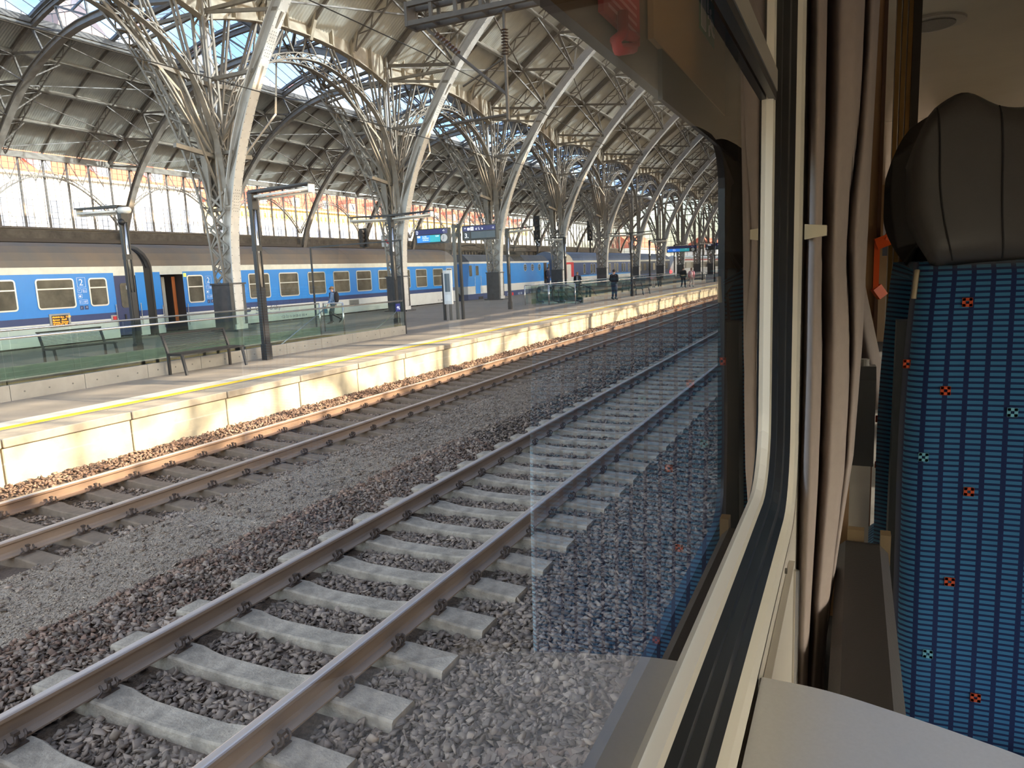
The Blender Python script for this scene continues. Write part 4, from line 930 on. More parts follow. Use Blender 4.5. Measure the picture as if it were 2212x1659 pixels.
# -- middle coach
C2 = 20.52; L2 = 45.35-C2
t = thing('railway_coach', 'middle blue and grey coach with an open door and rusty grey roof', 'train', (XT, C2, 0))
body(t, L2, CBANDS, [(20.86-C2, 21.97-C2)])
for a, c in ((22.15, 23.0), (25.62, 26.99), (27.63, 29.02), (29.73, 31.11), (31.77, 33.18), (33.81, 35.22), (35.92, 37.26), (38.0, 39.36), (40.03, 41.38), (42.15, 43.49), (43.94, 44.75)): train_window(t, a-C2, c-C2, 1.76, 2.94, .58)
a, c = 20.86-C2, 21.97-C2
g = MB(); g.add([(-1.2, a, .7), (-1.2, c, .7), (-1.2, c, 3), (-1.2, a, 3), (0, a, .7), (0, c, .7), (0, c, 3), (0, a, 3)], [(0, 1, 2, 3), (4, 0, 3, 7), (1, 5, 6, 2), (4, 5, 1, 0)]); dv = g.build('doorway', mat('dark_vestibule', (52, 42, 38), .7), t)
g = MB(); g.span((-.7, a+.42, .95), (-.66, a+.72, 2.9)); g.build('inner_panel', INTP, dv); g = MB(); g.span((-.04, a+.01, .72), (-.5, a+.06, 2.96)); g.build('folded_door', DOORN, dv)
g = MB(); g.span((-.45, c-.22, .95), (-.42, c-.06, 2.9)); g.build('orange_post', mat('orange_panel', (170, 92, 40), .5), dv)
for yy in (20.8, 22.04): g = MB(); g.tube([(.05, yy-C2, .85), (.05, yy-C2, 1.75)], .018, 6); g.build('grab_rail', INOX, t)
for zz in (.3, .55): g = MB(); g.span((-.3, a, zz), (.04, c, zz+.04)); g.build('step_board', UNDER, t)
g = MB(); g.span((0, 22.02-C2, 2.88), (.06, 22.1-C2, 3.02)); g.build('door_lamp', mat('yellow_lamp', (240, 200, 60), .4, emit=1.2), t)
def logo(t, y, z, h):
    for i, dy in enumerate((0, .42*h/.3)):
        o = ringx(y+dy, y+dy+.36*h/.3, z, z+h, .09, .07, .001, .006).build('logo_ring', LTD, t)
logo(t, 24.95-C2, 1.16, .26); text('\u010cesk\u00e9 dr\u00e1hy', .33, (.004, 25.9-C2, 1.17), FACEX, LTD, t); text('N\u00e1rodn\u00ed dopravce', .14, (.004, 25.9-C2, 1.0), FACEX, LTD, t); text('CZ-\u010cD 51 54 20-41 251-4', .17, (.004, 27.6-C2, .70), FACEX, LTD, t)
coach_signs(t, 43.72-C2, 2.6, '11-107'); coach_signs(t, 23.3-C2, 2.7, '11-107'); text('122   1856', .16, (.004, 42.6-C2, .74), FACEX, LTD, t)
g = MB(); g.span((0, 33.0-C2, .95), (.012, 33.9-C2, 1.32)); go = g.build('vent_grille', mat('grille_grey', (150, 150, 142), .5), t); g = MB()
for k in range(6): g.span((.008, 33.05-C2, 1.0+.05*k), (.02, 33.85-C2, 1.02+.05*k))
g.build('louvre', UNDER, go)
for i, y in enumerate((27.5, 33.4, 38.6)): g = MB(); g.sweepxz([(x-.0, z+.006) for x, z in ROOF], y-C2, -.0, .018, .05); g.build('roof_seam', ROOFM, t)
running_gear(t, L2)
# gangway bellows between the coaches
t = thing('gangway_bellows', 'black rubber gangway bellows between the left and middle coach', 'bellows', (XT, 20.1, 0))
g = MB()
for k in range(4):
    s = 1-.04*(k % 2); g.sweepxz([(-.12, .9), (-.12, 3.25)]+[(-1.41+(x+1.41)*.93*s, 3.2+(z-3.2)*.9*s) for x, z in ROOF]+[(-2.7, 3.25), (-2.7, .9)], .06+.1*k, -.02, .1, .1)
g.build('bellows_fold', RUBB, t)
# -- locomotive
C3 = 46.6; L3 = 17.0
t = thing('locomotive', 'blue and white electric locomotive with round windows behind the middle coach', 'train', (XT, C3, 0))
LR = [(0, 3.36), (-.5, 3.85), (-.75, 3.92), (-2.07, 3.92), (-2.32, 3.85), (-2.82, 3.36)]
g = MB(); segs = [(.36, .98, DBLUE), (.98, 1.56, LGREY), (1.56, 3.22, BLUE), (3.22, 3.36, LGREY)]
for k, (z0, z1, m) in enumerate(segs):
    def sl(z): return .45*max(0, (z-1.5)/1.86)
    q = [(0, .35+sl(z0), z0), (0, L3-.35-sl(z0), z0), (0, L3-.35-sl(z1), z1), (0, .35+sl(z1), z1)]
    g.add(q, [(0, 1, 2, 3)], k); g.add([(-2.82, p[1], p[2]) for p in q], [(3, 2, 1, 0)], k)
    for s in (0, 1):
        ya, yb = (q[0][1], q[3][1]) if s == 0 else (q[1][1], q[2][1]); e = -.25 if s == 0 else .25
        g.add([(0, ya, z0), (-.5, ya+e, z0), (-2.3, ya+e, z0), (-2.82, ya, z0), (0, yb, z1), (-.5, yb+e, z1), (-2.3, yb+e, z1), (-2.82, yb, z1)], [(0, 1, 5, 4), (1, 2, 6, 5), (2, 3, 7, 6)], k)
g.build('body', [s[2] for s in segs], t)
g = MB(); g.strip(LR, .8, L3-.8, 1); g.add([(x, .8, z) for x, z in LR], [tuple(range(6))]); g.add([(x, L3-.8, z) for x, z in LR], [tuple(range(6))]); g.build('roof', mat('loco_roof', (92, 98, 108), .5, .2, .2, 1), t)
for k in range(9):
    z = 1.68+.17*k; g = MB(); g.span((0, 2.7, z), (.02, L3-2.4, z+.03)); g.build('side_rib', BLUE, t)
for k in range(3): z = 1.08+.15*k; g = MB(); g.span((0, 2.7, z), (.02, L3-2.4, z+.025)); g.build('side_rib', LGREY, t)
for y in (50.44, 52.4, 57.4, 58.96, 60.52): ringx(y-C3-.33, y-C3+.33, 2.5, 3.16, .33, .05, 0, .02).build('round_window', WFR, t); platex(y-C3-.28, y-C3+.28, 2.55, 3.11, .28, .012).build('pane', PANE, t)
for y0 in (47.3, 62.5): platex(y0-C3, y0-C3+.42, 2.3, 3.1, .08, .012).build('cab_window', PANE, t)
g = MB(); g.span((0, 48.15-C3, 1.0), (.015, 48.95-C3, 3.2)); d = g.build('cab_door', BLUE, t); platex(48.3-C3, 48.75-C3, 2.35, 3.05, .05, .028).build('pane', PANE, d); 
g = MB(); g.span((0, 61.55-C3, 1.0), (.015, 62.25-C3, 3.2)); g.build('open_cab_doorway', mat('dark_vestibule', (52, 42, 38)), t)
for y in (48.05, 49.02): g = MB(); g.tube([(.06, y-C3, 1.0), (.06, y-C3, 2.3)], .015, 6); g.build('grab_rail', INOX, t)
g = MB()
for k in range(7): g.beam((-.08-.055*k, 55.4-C3, 3.42+.062*k), (-.08-.055*k, 57.4-C3, 3.42+.062*k), .09, .03)
g.span((-.5, 55.3-C3, 3.3), (-.45, 57.5-C3, 3.95)); g.build('louvre_block', UNDER, t)
g = MB()
for y in np.linspace(2, 15, 14): g.tube([(-1.0, y, 3.9), (-1.0, y, 4.25)], .06, 8); g.tube([(-1.8, y, 3.9), (-1.8, y, 4.2)], .06, 8)
g.tube([(-1.0, 2, 4.22), (-1.0, 15, 4.22)], .03, 6); g.tube([(-1.8, 2, 4.2), (-1.8, 15, 4.2)], .03, 6); g.span((-.7, 6, 3.9), (-2.1, 8, 4.15)); g.span((-.9, 11, 3.9), (-1.9, 12.2, 4.2)); g.build('roof_equipment', UNDER, t)
for y in (4.0, 13.5):
    g = MB()
    for dx in (-.55, .55): g.tube([(-1.41+dx, y-.9, 4.2), (-1.41+dx*.7, y+.9, 4.42), (-1.41+dx, y-.9, 4.62)], .025, 6)
    g.tube([(-2.2, y-.9, 4.64), (-.6, y-.9, 4.64)], .03, 6); g.build('pantograph', UNDER, t)
g = MB(); g.span((0, 2.0, .55), (.03, 2.7, .75)); g.build('side_step', UNDER, t)
for i, (s, y) in enumerate((('\u010cD', 53.6), ('162 128', 55.7), ('91 54 7162 128-0', 58.3))): text(s, .26 if i < 2 else .17, (.004, y-C3, .6), FACEX, LT, t)
g = MB(); g.span((.001, 54.5-C3, .58), (.006, 54.85-C3, .82)); g.build('red_plate', mat('signal_red', (190, 30, 38)), t)
running_gear(t, L3, boxes=False); g = MB(); g.span((-.3, 6, .2), (-2.5, 11, .45)); g.build('transformer', UNDER, t)
for s, y in ((-1, .1), (1, L3-.1)):
    for x in (-.55, -2.27): g = MB(); g.tube([(x, y, .95), (x, y+s*.35, .95)], .07, 10); g.tube([(x, y+s*.35, .95), (x, y+s*.39, .95)], .2, 14); g.build('buffer', UNDER, t)
# -- sleeping car and the trains beyond
C4 = 65.2; L4 = 26.4; SB = mat('sleeper_car_navy', (44, 70, 120), .35, coat=.3); LB = mat('sleeper_car_light_blue', (60, 140, 205), .4); RED = mat('sleeper_car_red', (196, 40, 52), .4)
t = thing('sleeping_car', 'navy sleeping car with red end and sunlit grey roof beyond the locomotive', 'train', (XT, C4, 0))
body(t, L4, [(.62, 1.42, LGREY), (1.42, 1.72, LGREY), (1.72, 1.86, LB), (1.86, 3.16, SB), (3.16, 3.36, CREAM)], roofm=mat('sleeper_car_roof', (112, 124, 146), .4, .2, .15, .6))
g = MB(); g.span((.0, .02, .63), (.012, 4.2, 1.75)); g.build('pale_end_panel', LGREY, t); g = MB(); g.span((0, .02, 1.75), (.012, 4.2, 3.2)); e = g.build('red_end_panel', RED, t); platex(2.2, 3.4, 1.6, 3.0, .15, .02).build('end_window', LGREY, e)
g = MB(); g.strip([(x*1.004+.006, z+.012) for x, z in ROOF], 0, 4.0, 1); g.build('cream_roof_end', mat('cream_roof', (206, 196, 176), .5), t)
for y in (72.6, 74.9, 75.8, 77.6, 78.5, 80.4, 81.4, 83.4, 84.4, 86.4, 87.4, 89.2): train_window(t, y-C4-.32, y-C4+.32, 1.98, 3.02, 0, .1)
text('L\u016f\u017ekov\u00fd v\u016fz  Sleeping car  Schlafwagen', .34, (.004, 71.5-C4, 1.2), FACEX, LTD, t); running_gear(t, L4)
C5 = 92.2; t = thing('railway_coach', 'dark navy coach with white roof band far down the platform, behind the sleeping car', 'train', (XT, C5, 0)); body(t, 19.5, [(.62, 1.5, SB), (1.5, 3.16, mat('night_navy', (46, 56, 78), .35)), (3.16, 3.36, CREAM)], roofm=MATS['sleeper_car_roof'])
for k in range(7): train_window(t, 1.5+2.5*k, 3.1+2.5*k, 1.9, 2.95, 0, .1, frame=SB)
running_gear(t, 19.5)
C6 = 114.5; t = thing('multiple_unit_train', 'white pointed train with two red tail lamps far down the platform', 'train', (XT, C6, 0)); WT = mat('white_train', (222, 222, 220), .35, coat=.3)
g = MB(); sec = []
for y, s, zt in ((0, .62, 2.2), (1.2, .8, 3.2), (2.8, .95, 3.85), (5, 1, 4.05), (75, 1, 4.05)):
    sec.append([(-1.41+(x+1.41)*s, y, z if z < 1 else min(z, zt)) for x, z in [(0, .5), (0, 3.3), (-.3, 3.75), (-1.41, 4.05), (-2.52, 3.75), (-2.82, 3.3), (-2.82, .5)]])
for a in range(4):
    for i in range(6): g.add([sec[a][i], sec[a][i+1], sec[a+1][i+1], sec[a+1][i]], [(0, 1, 2, 3)])
g.add(sec[0], [tuple(range(7))]); g.build('body', WT, t); g = MB(); g.add([(-.62, 1.15, 2.35), (-2.2, 1.15, 2.35), (-2.1, 2.45, 3.55), (-.7, 2.45, 3.55)], [(0, 1, 2, 3)]); g.build('windscreen', PANE, t)
g = MB(); g.span((.0, 5, 1.9), (.012, 74, 2.9)); g.build('window_band', PANE, t); g = MB(); g.span((.0, 2.6, 3.2), (.012, 74, 3.4)); g.build('red_stripe', RED, t)
for x in (-.5, -2.3): g = MB(); g.tube([(x, -.02, 1.45), (x, -.1, 1.45)], .24, 16); g.build('tail_lamp', mat('red_tail_lamp', (255, 40, 40), .4, emit=6), t)
running_gear(t, 70)
t = thing('railway_track', 'hidden track under the blue train at the far platform edge', 'track', (XT-1.41, 0, 0)); rail(t, -.7525, -10, 190, RAILS); rail(t, .7525, -10, 190, RAILS)
# ------------------------------------------------------------------ signals beyond the platform
RW = mat('signal_red_plate', (200, 50, 54), .5)
def signal(x, y, z0, h, label, arrow=False):
    t = thing('railway_signal', label, 'signal', (x, y, -.3)); g = MB(); g.box((0, 0, z0/2), (.16, .16, z0)); g.build('mast', CAT, t)
    g = MB(); g.box((0, 0, z0+h/2), (.62, .22, h)); hd = g.build('signal_head', BLACK, t)
    for k in range(4):
        g = MB(); g.tube([(0, -.11, z0+h*(.16+.22*k)), (0, -.3, z0+h*(.16+.22*k)-.02)], .14, 12); g.build('lens_hood', mat('hood_grey', (70, 64, 60), .6), hd)
    if arrow:
        g = MB(); g.box((.15, -.16, z0-.35), (.5, .04, .6)); ao = g.build('arrow_plate', BLACK, t); g = MB(); g.beam((-.0, -.19, z0-.15), (.3, -.19, z0-.55), .07, .03, up=(0, 1, 0)); g.beam((.3, -.19, z0-.55), (.08, -.19, z0-.55), .07, .03, up=(0, 1, 0)); g.beam((.3, -.19, z0-.55), (.3, -.19, z0-.32), .07, .03, up=(0, 1, 0)); g.build('white_arrow', LT, ao)
signal(-26.6, 41.2, 4.9, 1.25, 'black railway signal head behind the coach roof, left of the clock display')
signal(-25.6, 69.0, 5.9, 2.4, 'tall black railway signal with white arrow above the locomotive roof', True)
signal(-25.8, 86.0, 6.2, 2.4, 'distant black railway signal above the sleeping car')
t = thing('warning_board', 'white plate with red triangle above the middle coach roof', 'sign', (-26.4, 43.6, -.3)); g = MB(); g.box((0, 0, 2.5), (.08, .08, 5.0)); g.build('post', CAT, t); g = MB(); g.box((0, -.06, 5.35), (.85, .03, .8)); pl = g.build('plate', WHITE, t); g = MB(); g.prism([(-.25, 5.35), (.4, 5.72), (.4, 4.98)], -.09, -.078, 1); g.build('red_triangle', RW, pl)
# ------------------------------------------------------------------ people
SKIN = mat('skin', (206, 158, 130), .55)
def skinned(name, verts, edges, radii, m, parent, root=0, sub=1):
    me = bpy.data.meshes.new(name); me.from_pydata(verts, edges, []); me.update()
    o = bpy.data.objects.new(name, me); COL.objects.link(o)
    md = o.modifiers.new('skin', 'SKIN'); md.use_smooth_shade = True
    lay = me.skin_vertices[0] if me.skin_vertices else None
    if lay is None: 
        return o
    for i, r in enumerate(radii):
        rr = r if isinstance(r, tuple) else (r, r); lay.data[i].radius = rr; lay.data[i].use_root = (i == root)
    s = o.modifiers.new('sub', 'SUBSURF'); s.levels = sub; s.render_levels = sub
    dg = bpy.context.evaluated_depsgraph_get(); nm = bpy.data.meshes.new_from_object(o.evaluated_get(dg)); nm.name = name
    bpy.data.objects.remove(o); nm.materials.clear(); nm.materials.append(m); o = bpy.data.objects.new(name, nm); COL.objects.link(o); o.parent = parent
    for p in nm.polygons: p.use_smooth = True
    return o
def ellipsoid(c, r, n=10, k=7, cut=None):
    g = MB(); vs = []
    for i in range(k+1):
        a = math.pi*i/k
        for j in range(n): b_ = 2*math.pi*j/n; vs.append((c[0]+r[0]*math.sin(a)*math.cos(b_), c[1]+r[1]*math.sin(a)*math.sin(b_), c[2]+r[2]*math.cos(a)))
    return g.add(vs, [(i*n+j, (i+1)*n+j, (i+1)*n+(j+1) % n, i*n+(j+1) % n) for i in range(k) for j in range(n)])
def limb(g, pts, rs, n=10): return g.tube(pts, rs, n)
def person(label, loc, rz, h, pose, cols, extras=(), group=None):
    """faces -y before turning; pose gives ankles, knees, hands in metres for a 1.75 m figure"""
    t = thing('person', label, 'person', loc, group, rz); S = h/1.75
    J = dict(pelvis=(0, 0, .95), waist=(0, .0, 1.08), chest=(0, .0, 1.30), neck=(0, .01, 1.47), head=(0, -.02, 1.58), top=(0, 0, 1.70))
    J.update(pose); V = []; E = []; R = []
    def v(p, r): V.append(tuple(c*S for c in p)); R.append(r*S if not isinstance(r, tuple) else tuple(c*S for c in r)); return len(V)-1
    ip = v(J['pelvis'], (.15, .105)); iw = v(J['waist'], (.135, .095)); ic = v(J['chest'], (.155, .105)); ih = v(J['neck'], .055); hd = v(J['head'], (.075, .09)); tp = v(J['top'], (.07, .08)); E += [(ip, iw), (iw, ic), (ic, ih), (ih, hd), (hd, tp)]
    for s, k in ((-1, 'l'), (1, 'r')):
        sh = v((s*.18, .01, 1.40), .06); el = v(J['elbow_'+k], .043); wr = v(J['hand_'+k], .028); E += [(ic, sh), (sh, el), (el, wr)]
        d = (Vector(J['hand_'+k])-Vector(J['elbow_'+k])).normalized(); side = Vector((0, -1, 0)); pc = Vector(J['hand_'+k])+d*.07; pm = v(pc, (.032, .018)); E.append((wr, pm))
        for q, (off, ln) in enumerate(((-.03, .06), (-.012, .085), (.006, .09), (.024, .075))):
            a_ = v(pc+side*off+d*.035, .0085); b_ = v(pc+side*off+d*(.035+ln*.6)+Vector((-s*.012, 0, 0)), .008); E += [(pm, a_), (a_, b_)]
        th = v(pc+side*.045-d*.01, .009); E.append((pm, th))
        hp = v((s*.09, 0, .90), .092); kn = v(J['knee_'+k], .058); an = v(J['foot_'+k], .04); toe = Vector(J['foot_'+k])+Vector(J.get('toe_'+k, (0, -.15, -.05))); to = v(toe, .034); E += [(ip, hp), (hp, kn), (kn, an), (an, to)]
    skinned('body', V, E, R, SKIN, t)
    c = lambda p: tuple(q*S for q in p)
    g = MB(); m = cols
    limb(g, [c(p) for p in ((0, 0, .88), (0, .0, 1.0), (0, 0, 1.12), (0, 0, 1.28), (0, .0, 1.40), (0, .01, 1.47))], [r*S for r in (.165, .165, .155, .17, .15, .075)], 14)
    g.v = [(x*1.18, y*.78, z) for x, y, z in g.v]
    for s, k in ((-1, 'l'), (1, 'r')):
        e = Vector(J['elbow_'+k]); w_ = Vector(J['hand_'+k]); limb(g, [c((s*.14, .01, 1.41)), c((s*.195, .01, 1.38)), c(e), c(e+(w_-e)*.5), c(e+(w_-e)*.93)], [r*S for r in (.07, .072, .058, .052, .047)], 10)
    if 'jacket' in m: g.build('jacket', m['jacket'], t, smooth=True)
    for s, k in ((-1, 'l'), (1, 'r')): pass
    g = MB()
    limb(g, [c((0, 0, 1.02)), c((0, 0, .92)), c((0, 0, .84))], [.16*S, .165*S, .12*S], 12); g.v = [(x*1.1, y*.85, z) for x, y, z in g.v]
    for s, k in ((-1, 'l'), (1, 'r')):
        kn = Vector(J['knee_'+k]); an = Vector(J['foot_'+k]); hp = Vector((s*.09, 0, .92)); limb(g, [c(hp), c(hp+(kn-hp)*.5), c(kn), c(kn+(an-kn)*.5), c(an+(kn-an)*.08)], [r*S for r in (.105, .09, .072, .064, .056)], 10)
    g.build('trousers', m['trousers'], t, smooth=True)
    for s, k in ((-1, 'l'), (1, 'r')):
        an = Vector(J['foot_'+k]); to = an+Vector(J.get('toe_'+k, (0, -.15, -.05))); q = MB(); d = (to-an).normalized()
        limb(q, [c(an+Vector((0, .04, .03))-d*.05), c(an-d*.02+Vector((0, 0, -.01))), c(an+d*.08), c(to), c(to+d*.06)], [r*S for r in (.05, .056, .052, .046, .025)], 10); so = q.build('shoe', m['shoes'], t, smooth=True)
        if 'sole' in m: q = MB(); limb(q, [c(an-d*.06+Vector((0, .03, -.04))), c(to+d*.05+Vector((0, 0, -.02)))], [.03*S, .026*S], 8); q.build('sole', m['sole'], so)
    hh = J['head']; q = ellipsoid(c((hh[0], hh[1]+.022, hh[2]+.055)), (.088*S, .102*S, .088*S), 12, 8); q.build('hair', m['hair'], t, smooth=True)
    # face: nose, eyes, mouth, ears
    q = MB(); q.add([c((hh[0]-.012, hh[1]-.088, hh[2]-.02)), c((hh[0]+.012, hh[1]-.088, hh[2]-.02)), c((hh[0], hh[1]-.118, hh[2]-.025)), c((hh[0], hh[1]-.085, hh[2]+.03))], [(0, 1, 2), (1, 3, 2), (3, 0, 2), (0, 3, 1)])
    for s in (-1, 1): q.v += ellipsoid(c((hh[0]+s*.08, hh[1]+.005, hh[2])), (.012*S, .02*S, .03*S), 6, 4).v; q.f += [tuple(i+len(q.v)-30 for i in f) for f in ellipsoid((0, 0, 0), (1, 1, 1), 6, 4).f]; q.m += [0]*24
    q.build('nose_and_ears', SKIN, t, smooth=True)
    q = MB(); 
    for s in (-1, 1): q.box(c((hh[0]+s*.032, hh[1]-.083, hh[2]+.02)), (.02*S, .012*S, .01*S))
    q.box(c((hh[0], hh[1]-.082, hh[2]-.06)), (.04*S, .01*S, .008*S)); q.build('eyes_and_mouth', mat('dark_features', (92, 50, 44), .5), t)
    return t, c
STAND = dict(elbow_l=(-.25, .04, 1.12), hand_l=(-.24, -.04, .88), elbow_r=(.25, .04, 1.12), hand_r=(.24, -.04, .88), knee_l=(-.1, -.02, .5), foot_l=(-.11, .03, .09), knee_r=(.1, -.02, .5), foot_r=(.11, .03, .09))
WALK = dict(elbow_l=(-.24, .12, 1.13), hand_l=(-.25, .10, .88), elbow_r=(.24, -.05, 1.12), hand_r=(.23, -.22, .93), knee_l=(-.09, -.16, .52), foot_l=(-.1, -.14, .09), knee_r=(.09, -.02, .48), foot_r=(.1, .36, .24), toe_r=(0, -.08, -.13))
DENIM = mat('blue_denim', (92, 118, 150), .8, 0, .25, 14); BLK = mat('black_cloth', (34, 34, 38), .85, 0, .2, 8); JEAN = mat('dark_jeans', (52, 56, 72), .85, 0, .2, 10); HAIR1 = mat('light_brown_hair', (150, 112, 74), .6); HAIR2 = mat('dark_hair', (48, 38, 32), .6); SHOE = mat('black_shoe', (28, 28, 30), .5); SOLE = mat('white_sole', (226, 224, 218), .6); PINK = mat('pink_jacket', (236, 160, 168), .75, 0, .12, 8)
BKW = math.radians
t, c = person('man walking in a denim jacket with sunglasses and a black backpack, behind the glass', (-16.62, 25.1, PZ), BKW(-62), 1.66, dict(WALK, elbow_r=(.3, -.02, 1.14), hand_r=(.36, -.14, .93)), dict(jacket=DENIM, trousers=BLK, shoes=SHOE, sole=SOLE, hair=HAIR1))
q = MB(); q.box(c((0, -.105, 1.605)), (.15, .02, .042)); q.box(c((-.08, -.05, 1.61)), (.012, .11, .012)); q.box(c((.08, -.05, 1.61)), (.012, .11, .012)); q.build('sunglasses', BLACK, t)
q = MB(); q.box(c((0, -.128, 1.22)), (.10, .02, .40)); q.build('grey_shirt', mat('grey_shirt', (150, 150, 152), .85), t)
q = ellipsoid(c((0, .19, 1.22)), (.17, .11, .25), 12, 8); bk = q.build('backpack', BLK, t, smooth=True); q = MB()
for s in (-1, 1): q.tube([c((s*.12, .1, 1.46)), c((s*.13, -.09, 1.42)), c((s*.14, -.1, 1.2)), c((s*.15, .08, 1.05))], .022, 6)
q.build('strap', BLK, bk)
t = thing('handbag', 'small blue carrier bag in the hand of the man in denim', 'bag', (-16.9, 24.88, PZ+.48)); q = MB(); q.prism([(-.1, 0), (.1, 0), (.09, .3), (-.09, .3)], -.05, .05, 1); q.build('bag_body', mat('teal_bag', (70, 116, 140), .7), t); q = MB(); q.tube([(-.06, 0, .3), (-.04, 0, .42), (.04, 0, .42), (.06, 0, .3)], .008, 6); q.build('handle', BLK, t)
person('man in black jacket and dark jeans standing with his back turned near the yellow line', (-9.27, 42.2, PZ), BKW(168), 1.84, dict(STAND, hand_l=(-.14, -.12, 1.02), hand_r=(.14, -.12, 1.02)), dict(jacket=BLK, trousers=JEAN, shoes=SHOE, hair=HAIR2))
t, c = person('person in an open dark coat riding behind the escalator glass', (-15.0, 51.5, PZ), BKW(10), 1.75, STAND, dict(jacket=BLK, trousers=BLK, shoes=SHOE, hair=HAIR1)); q = MB(); q.box(c((0, -.13, 1.24)), (.12, .02, .36)); q.build('grey_shirt', MATS['grey_shirt'], t)
t, c = person('slim person in black with a pale belt bag walking away beside the pink jacket', (-9.1, 60.9, PZ), BKW(172), 1.76, dict(STAND, foot_l=(-.1, -.16, .09), knee_l=(-.1, -.12, .52), foot_r=(.1, .18, .11), knee_r=(.1, -.0, .5)), dict(jacket=BLK, trousers=BLK, shoes=SHOE, sole=SOLE, hair=HAIR2)); q = MB(); q.tube([c((-.18, .0, 1.04)), c((0, .15, 1.03)), c((.18, 0, 1.04))], .05, 8); q.build('belt_bag', mat('tan_bag', (176, 156, 116), .7), t)
t, c = person('person in a pink jacket with a pale backpack and light trousers, walking away', (-8.5, 61.3, PZ), BKW(176), 1.66, dict(STAND, foot_l=(-.1, -.15, .09), knee_l=(-.1, -.12, .52), foot_r=(.1, .2, .12), knee_r=(.1, 0, .5)), dict(jacket=PINK, trousers=mat('light_trousers', (196, 180, 170), .8), shoes=SHOE, sole=SOLE, hair=mat('reddish_hair', (120, 72, 56), .6))); q = ellipsoid(c((0, .2, 1.2)), (.16, .1, .22), 12, 8); q.build('backpack', mat('pale_pink_backpack', (222, 190, 190), .7), t, smooth=True)
t, c = person('train driver in dark blue leaning in the far door of the locomotive', (-21.66, 62.0, 1.05), BKW(75), 1.76, STAND, dict(jacket=mat('navy_uniform', (36, 42, 66), .8), trousers=MATS['navy_uniform'], shoes=SHOE, hair=HAIR2))
# ------------------------------------------------------------------ the coach the picture is taken from
OC = 5.07; XG = 3.715
LIN = mat('coach_lining', (196, 190, 180), .45, 0, .05, 3); LINB = mat('beige_lining', (178, 138, 96), .5, 0, .08, 2); REVB = mat('brown_reflection_reveal', (112, 92, 72), .6, 0, .1, 4); REVD = mat('dark_reveal', (52, 50, 48), .6); RUB = mat('window_rubber', (30, 31, 33), .32, 0, .2, 10); LIP = mat('white_window_trim', (226, 220, 206), .3)
GLC = glass_mat('coach_window_glass', (.97, .98, .97), 1.0)
SKINX = mat('own_coach_skin', (40, 60, 110), .4)
def hole_plate(x, oy0, oy1, oz0, oz1, y0, y1, z0, z1, r, m, nm, parent, flip=False):
    """wall plate in plane x with a rounded opening"""
    x, y0, y1, z0, z1, r = wl_((x, y0, y1, z0, z1, r)); P = rrect(y0, y1, z0, z1, r, 6); n = len(P); g = MB(); vs = [(x, *p) for p in P]; out = []
    for (py, pz) in P:
        cy, cz = (y0+y1)/2, (z0+z1)/2; out.append((x, oy1 if py > cy+ (y1-y0)/2-r-1e-4 else (oy0 if py < cy-(y1-y0)/2+r+1e-4 else py), oz1 if pz > cz else oz0))
    g.add(vs+out, [(i, (i+1) % n, n+(i+1) % n, n+i) for i in range(n)])
    return g.build(nm, m, parent)
def loft(loops, mats, nm, parent, raw=False):
    """loops: (x, y0, y1, z0, z1, r); consecutive loops joined with mats[i]"""
    loops = loops if raw else [wl_(l) for l in loops]; g = MB(); R = [[(l[0], *p) for p in rrect(*l[1:], 6)] for l in loops]; n = len(R[0])
    for k in range(len(R)-1):
        g.add(R[k]+R[k+1], [(i, (i+1) % n, n+(i+1) % n, n+i) for i in range(n)], k)
    return g.build(nm, mats, parent, smooth=False)
WS = .538
def wx(x): return CAMX-(CAMX-x)*WS
def wy_(y): return y*WS
def wz(z): return CAMZ+(z-CAMZ)*WS
def wl_(l): return (wx(l[0]), wy_(l[1]), wy_(l[2]), wz(l[3]), wz(l[4]), l[5]*WS)
wl = bpy.data.objects.new('wall_coach', None); COL.objects.link(wl); wl['kind'] = 'structure'
hole_plate(3.49, -1.25, 2.66, .9, 3.62, -.6, 1.95, 1.815, 2.784, .10, REVB, 'outer_skin', wl)  # brown colour stands in for the coach interior reflected in the glass
hole_plate(3.475, -1.25, 60, .9, 3.62, -.6, 1.95, 1.815, 2.784, .10, SKINX, 'outer_paint', wl)
loft([(3.475, -.6, 1.95, 1.815, 2.784, .1), (3.492, -.6, 1.95, 1.815, 2.784, .1)], [RUB], 'outer_seal', wl)
loft([(3.492, -1, 2.9, 1.6, 3.3, .05), (3.591, -1, 2.9, 1.6, 3.3, .05)], [REVD], 'cavity', wl)
g = MB(); P = rrect(-.5, .79, 2.262, 2.86, .07, 6); n = len(P); Q = rrect(-.7, 1.04, 2.10, 2.95, .02, 6); g.add([(3.7125, *p) for p in P]+[(3.7125, *p) for p in Q], [(i, (i+1) % n, n+(i+1) % n, n+i) for i in range(n)]); g.build('inner_sash', RUB, wl)
hole_plate(3.676, -1.25, 2.66, 1.0, 3.45, -.7, 1.985, 1.836, 3.28, .15, LIN, 'lining_panel', wl)
win = bpy.data.objects.new('window_3', None); COL.objects.link(win); win['kind'] = 'structure'; win.location = (0, 0, 0)
loft([(3.714, -.5, .786, 2.268, 2.86, .07), (3.7205, -.5, .789, 2.264, 2.86, .07), (3.7215, -.5, .800, 2.257, 2.865, .07)], [LIP, LIP], 'window_frame', win, True)
